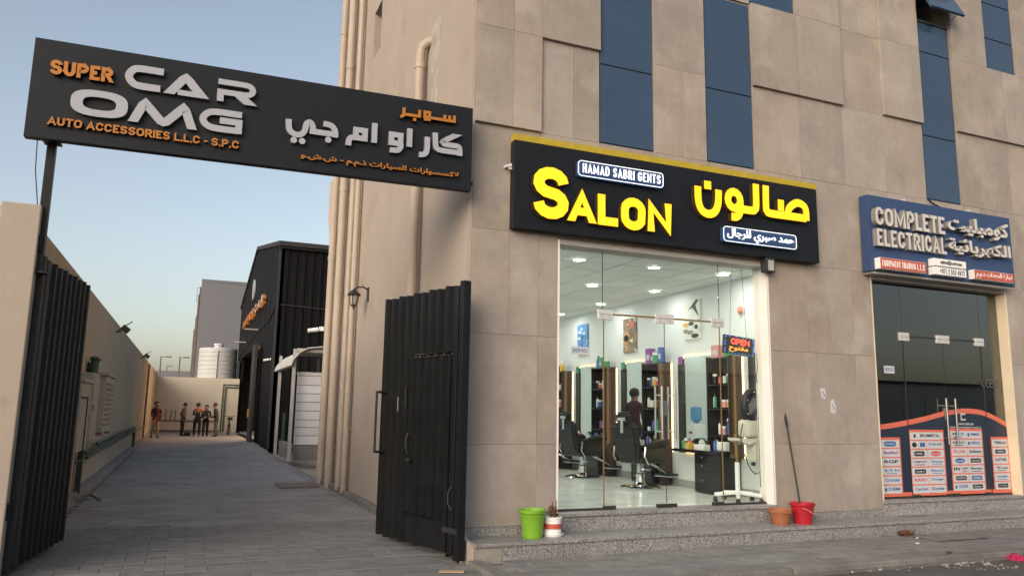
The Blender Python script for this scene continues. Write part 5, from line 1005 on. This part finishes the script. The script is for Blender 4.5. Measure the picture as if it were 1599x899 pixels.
bm = B(); random.seed(5)
for i in range(5): a = random.uniform(0, 6.28); tube(bm, [(.03*math.cos(a), .03*math.sin(a), .19), (.045*math.cos(a), .045*math.sin(a), .28), (.05*math.cos(a+.4), .05*math.sin(a+.4), .30+.05*random.random()+(.06 if i < 2 else 0))], .006, 5)
obj('stem', bm, M['drystem'], pt, world=False); bm = B()
for i in range(46):
    a = random.uniform(0, 6.28); r_ = random.uniform(.0, .07); c = Vector((r_*math.cos(a), r_*math.sin(a), random.uniform(.22, .335))); u = Vector((random.uniform(-1, 1), random.uniform(-1, 1), random.uniform(-1.4, .4))).normalized()*.035; v = u.cross(Vector((random.random(), random.random(), 1))).normalized()*.012
    bm.faces.new([bm.verts.new(c-u), bm.verts.new(c+v), bm.verts.new(c+u), bm.verts.new(c-v+Vector((0, 0, .004)))])
obj('dry_foliage', bm, M['drystem'], pt, world=False, kind='stuff')
tp = thing('terracotta_pot', 'empty terracotta pot on the step beside the red bucket', 'plant pot', (7.50, 8.36, TZ_)); obj('pot', lathe(B(), [(0, 0), (.105, 0), (.14, .155), (.158, .158), (.16, .20), (.148, .203), (.135, .16), (.1, .02), (0, .02)], n=30), M['terra'], tp, world=False, smooth=30); obj('soil', lathe(B(), [(0, .15), (.133, .15)], n=20), M['soil'], tp, world=False)
rb = lipbucket((7.87, 8.34, TZ_), .118, .158, .275, 'redpl', 'bucket', 'red plastic bucket on the step holding a mop stick', 'bucket')
obj('handle', tube(B(), [(-.155, -.0, .245), (-.08, -.14, .21), (.02, -.18, .15), (.11, -.14, .12), (.168, -.02, .225)], .005, 6), M['pinkpl'], rb, world=False); obj('lug', boxb(.150, .180, -.025, .02, .18, .255), M['redpl'], rb, world=False)
mp_ = thing('mop_stick', 'dark green mop stick leaning on the wall from the red bucket', 'mop', (7.90, 8.34, .3)); a, b = (7.89, 8.36, .19), (7.875, 8.60, 1.60); obj('stick', tube(B(), [a, b], .0125, 8), M['stickm'], mp_); d_ = (Vector(b)-Vector(a)); obj('grip', tube(B(), [Vector(a)+d_*.90, b], .0165, 8), M['black'], mp_); obj('hook', tube(B(), [b, (7.875, 8.60, 1.64)], .008, 6), M['black'], mp_)
for nm, pts, lab in (('wall_sticker', [(8.59, 1.87), (8.66, 1.86), (8.68, 1.93), (8.66, 2.02), (8.57, 2.01)], 'torn white sticker on the stone wall, the left one of two'), ('wall_sticker', [(8.75, 1.66), (8.84, 1.65), (8.86, 1.74), (8.82, 1.86), (8.76, 1.84)], 'torn speckled sticker on the stone wall, the right one of two')):
    t = tag(obj(nm, prism(B(), pts, 'y', 8.622, 8.627), M['paper']), lab, 'sticker', 'torn stickers on the stone wall'); cx0 = sum(p[0] for p in pts)/5; cz0 = sum(p[1] for p in pts)/5
    for k in range(5): obj('print_mark', boxb(cx0-.03+.012*k, cx0-.024+.012*k+.008*(k % 2), 8.6205, 8.6215, cz0-.05+.02*((k*3) % 4), cz0-.03+.02*((k*3) % 4)), M['ink'], t)
lh = tag(obj('cable_lug', tube(B(), [(3.58, 8.55, 4.66), (3.52, 8.6, 4.66), (3.50, 8.62, 4.64)], .02, 8), M['paper']), 'small white cable end beside the left edge of the salon sign', 'cable end')
tag(obj('wall_cable', tube(B(), [(11.1, 8.62, 5.19), (11.2, 8.6, 5.12), (11.35, 8.6, 5.08), (11.6, 8.6, 5.06)], .012, 6), M['wire']), 'short black cable between the narrow window and the blue sign', 'cable')
# pavement clutter
gt = thing('drain_grate', 'rusty slotted drain grate set in the pavement before the electrical shop', 'drain grate', (9.75, 7.62, .0)); obj('frame', boxb(9.3, 10.25, 7.42, 7.84, -.02, .006), M['gatebar'], gt)
for i in range(14): obj('bar', boxb(9.33+i*.064, 9.362+i*.064, 7.45, 7.81, .006, .014), M['kerb'], gt)
tw = thing('dry_weed', 'clump of dry brown weed at the foot of the granite step', 'weed', (9.33, 7.95, 0)); bm = B(); random.seed(9)
for i in range(130):
    a = random.uniform(0, 6.28); r_ = random.uniform(.02, .17); h = random.uniform(.015, .085)
    p0 = Vector((r_*.5*math.cos(a), r_*.3*math.sin(a), 0)); p1 = Vector((r_*math.cos(a), r_*.5*math.sin(a), h)); s_ = Vector((-math.sin(a), math.cos(a), .3))*.006
    bm.faces.new([bm.verts.new(p0-s_), bm.verts.new(p0+s_), bm.verts.new(p1+s_*1.4), bm.verts.new(p1-s_)])
obj('dry_foliage', bm, M['drystem'], tw, world=False, kind='stuff')
def scrap(x, y, z, r, lab, m='litter', n=7, h=.02, grp=None):
    bm = B(); top = [(x+r*random.uniform(.6, 1.1)*math.cos(k*6.283/n), y+r*.6*random.uniform(.6, 1.1)*math.sin(k*6.283/n)) for k in range(n)]; prism(bm, top, 'z', z, z+h); o = obj('paper_scrap', bm, M[m], bevel=.004); tag(o, lab, 'litter', grp)
random.seed(4)
def gp_(x, y, z=0): d = at(x, y, 100)-Vector((0, 0, CAMZ)); return Vector((0, 0, CAMZ)) + d*((z-CAMZ)/d.z)
for (px, py), r_, lab in (((1375, 890), .045, 'white crumpled scrap on the road, left end of the litter line'), ((1331, 894), .02, 'tiny white scrap on the road left of the crumpled one'), ((1433, 849), .05, 'pale flat scrap on the pavement below the dry weed'), ((1432, 841), .03, 'small pale scrap touching the dry weed'), ((1482, 864), .05, 'dark flat scrap on the pavement edge')):
    p = gp_(px, py, -.09 if py > 875 else .0); scrap(p.x, p.y, p.z+.003, r_, lab, 'litter' if 'dark' not in lab else 'soil')
bm = B()
for i in range(60):
    p = gp_(random.gauss(1490, 22), random.gauss(878, 3), -.09); s_ = random.uniform(.005, .02); a = random.uniform(0, 3); box(bm, p.x-s_, p.x+s_, p.y-s_*.6, p.y+s_*.6, -.088, -.085+random.random()*.012)
for i in range(90):
    p = gp_(random.uniform(1300, 1590), random.gauss(884, 4), -.09); s_ = random.uniform(.003, .010); box(bm, p.x-s_, p.x+s_, p.y-s_*.6, p.y+s_*.6, -.088, -.085+random.random()*.01)
tag(obj('gutter_litter', bm, M['litter'], kind='stuff'), 'pale grit and paper bits scattered along the gutter', 'litter')
pk = thing('pink_cloth', 'crumpled magenta cloth lying in the gutter at the right edge', 'cloth', (9.1, 6.4, -.09)); bm = B(); nx, ny = 26, 10; a, b = gp_(1556, 869, -.08), gp_(1606, 875, -.08); ax = (b-a); per = Vector((-ax.y, ax.x, 0)).normalized()*.14; g = []
for i in range(nx):
    row = []
    for j in range(ny):
        u, v = i/(nx-1), j/(ny-1)-.5; e = (1-abs(2*v)**2)*(.3+min(1, u*3)*.7); p = a+ax*u*1.3+per*v*(.5+u); row.append(bm.verts.new((p.x, p.y, -.086+.075*e*(.6+.4*math.sin(u*17+v*9))+.012*math.sin(u*41+v*23))))
    g.append(row)
for i in range(nx-1):
    for j in range(ny-1): bm.faces.new((g[i][j], g[i+1][j], g[i+1][j+1], g[i][j+1]))
o = obj('folded_cloth', bm, M['pink'], pk, smooth=60); o.modifiers.new('thick', 'SOLIDIFY').thickness = .008
p = gp_(705, 893, -.045); cbx = boxb(-.13, .13, -.05, .05, 0, .012); o = obj('cardboard_piece', cbx, M['cardboard']); o.location = (p.x, p.y, -.04); o.rotation_euler = (0, 0, -.35); tag(o, 'flat piece of cardboard on the paving before the right gate leaf', 'cardboard')
tag(obj('chalk_mark', prism(B(), [(.62, 13.3), (.66, 13.3), (.66, 14.2), (.62, 14.2)], 'z', AZ+.004, AZ+.006), M['paver']), 'faint pale mark on the alley paving', 'mark')
# ------------------------------------------------------------------ people
def person(x, y, rz, lab, shirt, trousers, shoe='shoe', sleeve='long', pose='stand', hipw=.09, coat=1.0, beard=True, zbase=None, s=1.0, accent=None, lean=0.0):
    'one skinned body; local +x is forward'
    V, E, Rr, K = [], [], [], []
    def add(p, r, k, par=None):
        V.append(Vector(p)); Rr.append(r); K.append(k)
        if par is not None: E.append((par, len(V)-1))
        return len(V)-1
    z = 0.92
    pel = add((0, 0, z), .135, 'T'); bel = add((.0+lean*.1, 0, 1.06), .125*coat, 'S', pel); ch = add((.0+lean*.3, 0, 1.28), .145*coat, 'S', bel); ne = add((.0+lean*.4, 0, 1.44), .075, 'S', ch); nk = add((.01+lean*.5, 0, 1.52), .052, 'N', ne)
    hd = add((.02+lean*.55, 0, 1.60), .082, 'N', nk); h2 = add((.02+lean*.55, 0, 1.68), .088, 'N', hd); tp = add((.015+lean*.55, 0, 1.75), .058, 'N', h2); no = add((.115+lean*.55, 0, 1.625), .016, 'N', hd)
    for sd_ in (-1, 1): add((.0+lean*.55, sd_*.088, 1.63), .014, 'N', hd)
    for sd_ in (-1, 1):
        st = {'stand': 0, 'walk': .13*sd_, 'wide': .03*sd_}[pose]
        hp = add((0, sd_*hipw, .86), .105, 'T', pel); kn = add((st*.5+.015, sd_*(hipw+.01), .48), .078*1.05, 'T', hp); an = add((st-.02, sd_*(hipw+.015), .10), .058, 'T', kn); hl = add((st-.03, sd_*(hipw+.015), .045), .042, 'F', an); add((st+.15, sd_*(hipw+.03), .035), .036, 'F', hl)
        arms = ARM.get(lab_key, ARM['down'])[0 if sd_ < 0 else 1]
        sh = add((lean*.35, sd_*.185, 1.40), .068, 'S', ne); el_ = add((arms[0][0], sd_*arms[0][1], arms[0][2]), .052, 'S', sh); wr = add((arms[1][0], sd_*arms[1][1], arms[1][2]), .036, 'S' if sleeve == 'long' else 'N', el_)
        dv = (V[wr]-V[el_]).normalized(); pl = add(V[wr]+dv*.055, .036, 'N', wr); latv = dv.cross(Vector((1, 0, 0) if abs(dv.x) < .8 else (0, 0, 1))).normalized()
        for i, o in enumerate((-.026, -.009, .009, .026)):
            ln = (.062, .078, .074, .058)[i]; f1 = add(V[pl]+dv*.04+latv*o, .0095, 'N', pl); add(V[f1]+dv*ln*.8+Vector((.012, 0, 0)), .0075, 'N', f1)
        add(V[wr]+dv*.05+Vector((.04, 0, 0)), .010, 'N', wr)
    me = bpy.data.meshes.new('person'); me.from_pydata([tuple(v) for v in V], E, []); o = bpy.data.objects.new('tmp', me); COL.objects.link(o)
    sk_ = o.modifiers.new('skin', 'SKIN'); sk_.use_smooth_shade = True; sub_ = o.modifiers.new('sub', 'SUBSURF'); sub_.levels = 1; sub_.render_levels = 1
    for i, d in enumerate(me.skin_vertices[0].data): d.radius = (Rr[i], Rr[i]*(1.0 if K[i] not in 'S' or i > 3 else 1.0)); d.use_root = (i == 0)
    me.skin_vertices[0].data[2].radius = (.175*coat, .125*coat); me.skin_vertices[0].data[1].radius = (.155*coat, .115*coat); me.skin_vertices[0].data[0].radius = (.155, .125)
    dg = bpy.context.evaluated_depsgraph_get(); dg.update(); body = bpy.data.meshes.new_from_object(o.evaluated_get(dg)); bpy.data.objects.remove(o)
    body.materials.clear()
    for mname in (shirt, trousers, 'skin', shoe, accent or shirt): body.materials.append(M[mname])
    for p in body.polygons:
        c = p.center; best = min(range(len(V)), key=lambda i: (V[i]-c).length-Rr[i]); k = K[best]; zc = c.z
        if k in 'ST' and abs(c.y) < .22 and zc > .55: k = 'S' if zc > (.80 if coat > 1.02 else .93) else 'T'
        if k == 'T' and zc < .12: k = 'F' if zc < .09 else 'T'
        mi = {'S': 0, 'T': 1, 'N': 2, 'F': 3}[k]
        if accent and mi == 0 and zc > 1.33: mi = 4
        p.material_index = mi; p.use_smooth = True
    b = bpy.data.objects.new('person', body); COL.objects.link(b); b.location = (x, y, AZ if zbase is None else zbase); b.rotation_euler = (0, 0, rz); b.scale = (s, s, s)
    tag(b, lab, 'person')
    hz = lean*.55
    hb = lathe(B(), [(.108, -.03), (.115, .03), (.108, .085), (.08, .128), (.04, .148), (0, .152)], (0, 0, 0), 16)
    for v in hb.verts:
        if v.co.x > .05 and v.co.z < .06: v.co.x *= .75; v.co.z = max(v.co.z, .045)
    bmesh.ops.translate(hb, vec=(.005+hz, 0, 1.645), verts=hb.verts); obj('hair', hb, M['hair'], b, world=False, smooth=60)
    if beard:
        bb_ = lathe(B(), [(0, -.075), (.05, -.07), (.078, -.03), (.083, .0)], (0, 0, 0), 12)
        for v in bb_.verts: v.co.x = max(v.co.x, -.01)
        bmesh.ops.translate(bb_, vec=(.032+hz, 0, 1.60), verts=bb_.verts); obj('beard', bb_, M['hair'], b, world=False, smooth=60)
    for sd_ in (-1, 1): obj('eye', lathe(B(), [(0, -.009), (.009, 0), (0, .009)], (.100+hz, sd_*.032, 1.652), 8), M['black'], b, world=False)
    return b
ARM = dict(down=(((-.02, .235, 1.13), (.04, .24, .88)), ((-.02, .235, 1.13), (.04, .24, .88))), hold=(((.0, .23, 1.12), (.20, .14, 1.02)), ((.02, .23, 1.12), (.24, .12, 1.05))),
           pocket=(((-.06, .25, 1.13), (.08, .19, .95)), ((-.06, .25, 1.13), (.08, .19, .95))), akimbo=(((-.06, .30, 1.14), (.05, .17, 1.02)), ((.10, .24, 1.14), (.28, .14, 1.2))), front=(((.04, .24, 1.12), (.26, .06, 1.06)), ((.04, .24, 1.12), (.26, .06, 1.10))))
lab_key = 'hold'
p1 = person(-1.27, 43.6, R(-62), 'person in a dark top and pale loose trousers by the lit alley wall', 'maroon', 'khaki', 'shoe', pose='walk', hipw=.08, s=1.03)
bag = obj('held_cloth', prism(B(), [(-.10, 0), (.12, .02), (.16, .32), (.02, .42), (-.12, .30)], 'y', -.05, .05), M['hiviz'], bevel=.03); bag.location = (-1.13, 43.35, .78); tag(bag, 'orange brown cloth held by the person at the alley wall', 'cloth')
lab_key = 'pocket'
person(.0, 46.5, R(15), 'person in a grey olive jacket standing apart, facing the group', 'olive', 'navytr', hipw=.085, coat=1.10, s=1.02, lean=.15)
lab_key = 'akimbo'
person(.73, 44.7, R(78), 'person seen from behind in a black shirt with orange shoulders', 'blk', 'navytr', 'wshoe', hipw=.12, s=1.02, accent='hiviz', beard=False, pose='wide')
lab_key = 'front'
person(1.18, 45.8, R(-100), 'person in a dark jacket with pale shirt front, half hidden in the group', 'blk', 'navytr', hipw=.09, coat=1.05, s=.96)
lab_key = 'hold'
person(1.72, 45.7, R(175), 'person in a dark green jacket and baggy cargo trousers, rightmost of the group', 'dgreen', 'cargo', hipw=.11, coat=1.08, s=1.03, lean=.2, pose='wide')
lab_key = 'down'
person(6.47, 15.0, R(150), 'person in maroon seen only in the salon mirror', 'maroon', 'blk', zbase=FZ, beard=False)
bg2 = thing('duffel_bag', 'dark bag on the ground between the standing people', 'bag', (.30, 46.9, AZ)); G('body', boxb(-.18, .18, -.12, .12, 0, .24), M['black'], bg2, bevel=.06); G('strap', tube(B(), [(-.1, 0, .22), (0, 0, .36), (.1, 0, .22)], .012, 6), M['black'], bg2)
# bicycle seen nearly end on
bc = thing('bicycle', 'dark bicycle parked by the warehouse door, seen nearly end on', 'bicycle', (2.50, 48.0, AZ), R(82))
def wheel(x):
    n = 24; p = [(x+.31*math.cos(2*math.pi*i/n), 0, .33+.31*math.sin(2*math.pi*i/n)) for i in range(n+1)]; w_ = G('wheel', tube(B(), p, .024, 6, cap=False), M['black'], bc)
    sp_ = B()
    for i in range(8): a = i*math.pi/4; tube(sp_, [(x, 0, .33), (x+.30*math.cos(a), 0, .33+.30*math.sin(a))], .004, 4)
    obj('spokes', sp_, M['galv'], w_, world=False); obj('hub', tube(B(), [(x, -.05, .33), (x, .05, .33)], .025, 8), M['galv'], w_, world=False)
wheel(-.5); wheel(.5)
fr = B()
for a, b in (((-.5, 0, .33), (-.05, 0, .30)), ((-.05, 0, .30), (-.18, 0, .85)), ((-.16, 0, .78), (.34, 0, .86)), ((-.05, 0, .30), (.36, 0, .76)), ((-.5, 0, .33), (-.16, 0, .78)), ((.5, 0, .33), (.32, 0, 1.05))): tube(fr, [a, b], .022, 6)
G('frame', fr, M['black'], bc); G('handlebar', tube(B(), [(.26, -.30, 1.10), (.32, -.1, 1.07), (.32, .1, 1.07), (.26, .30, 1.10)], .016, 6), M['black'], bc); G('saddle', boxb(-.32, -.08, -.07, .07, .86, .92), M['black'], bc, bevel=.025); G('basket', boxb(.36, .58, -.14, .14, .85, 1.02), M['blackedge'], bc); G('pedal', boxb(-.1, .0, -.16, .16, .28, .31), M['black'], bc)
bpy.context.view_layer.update()
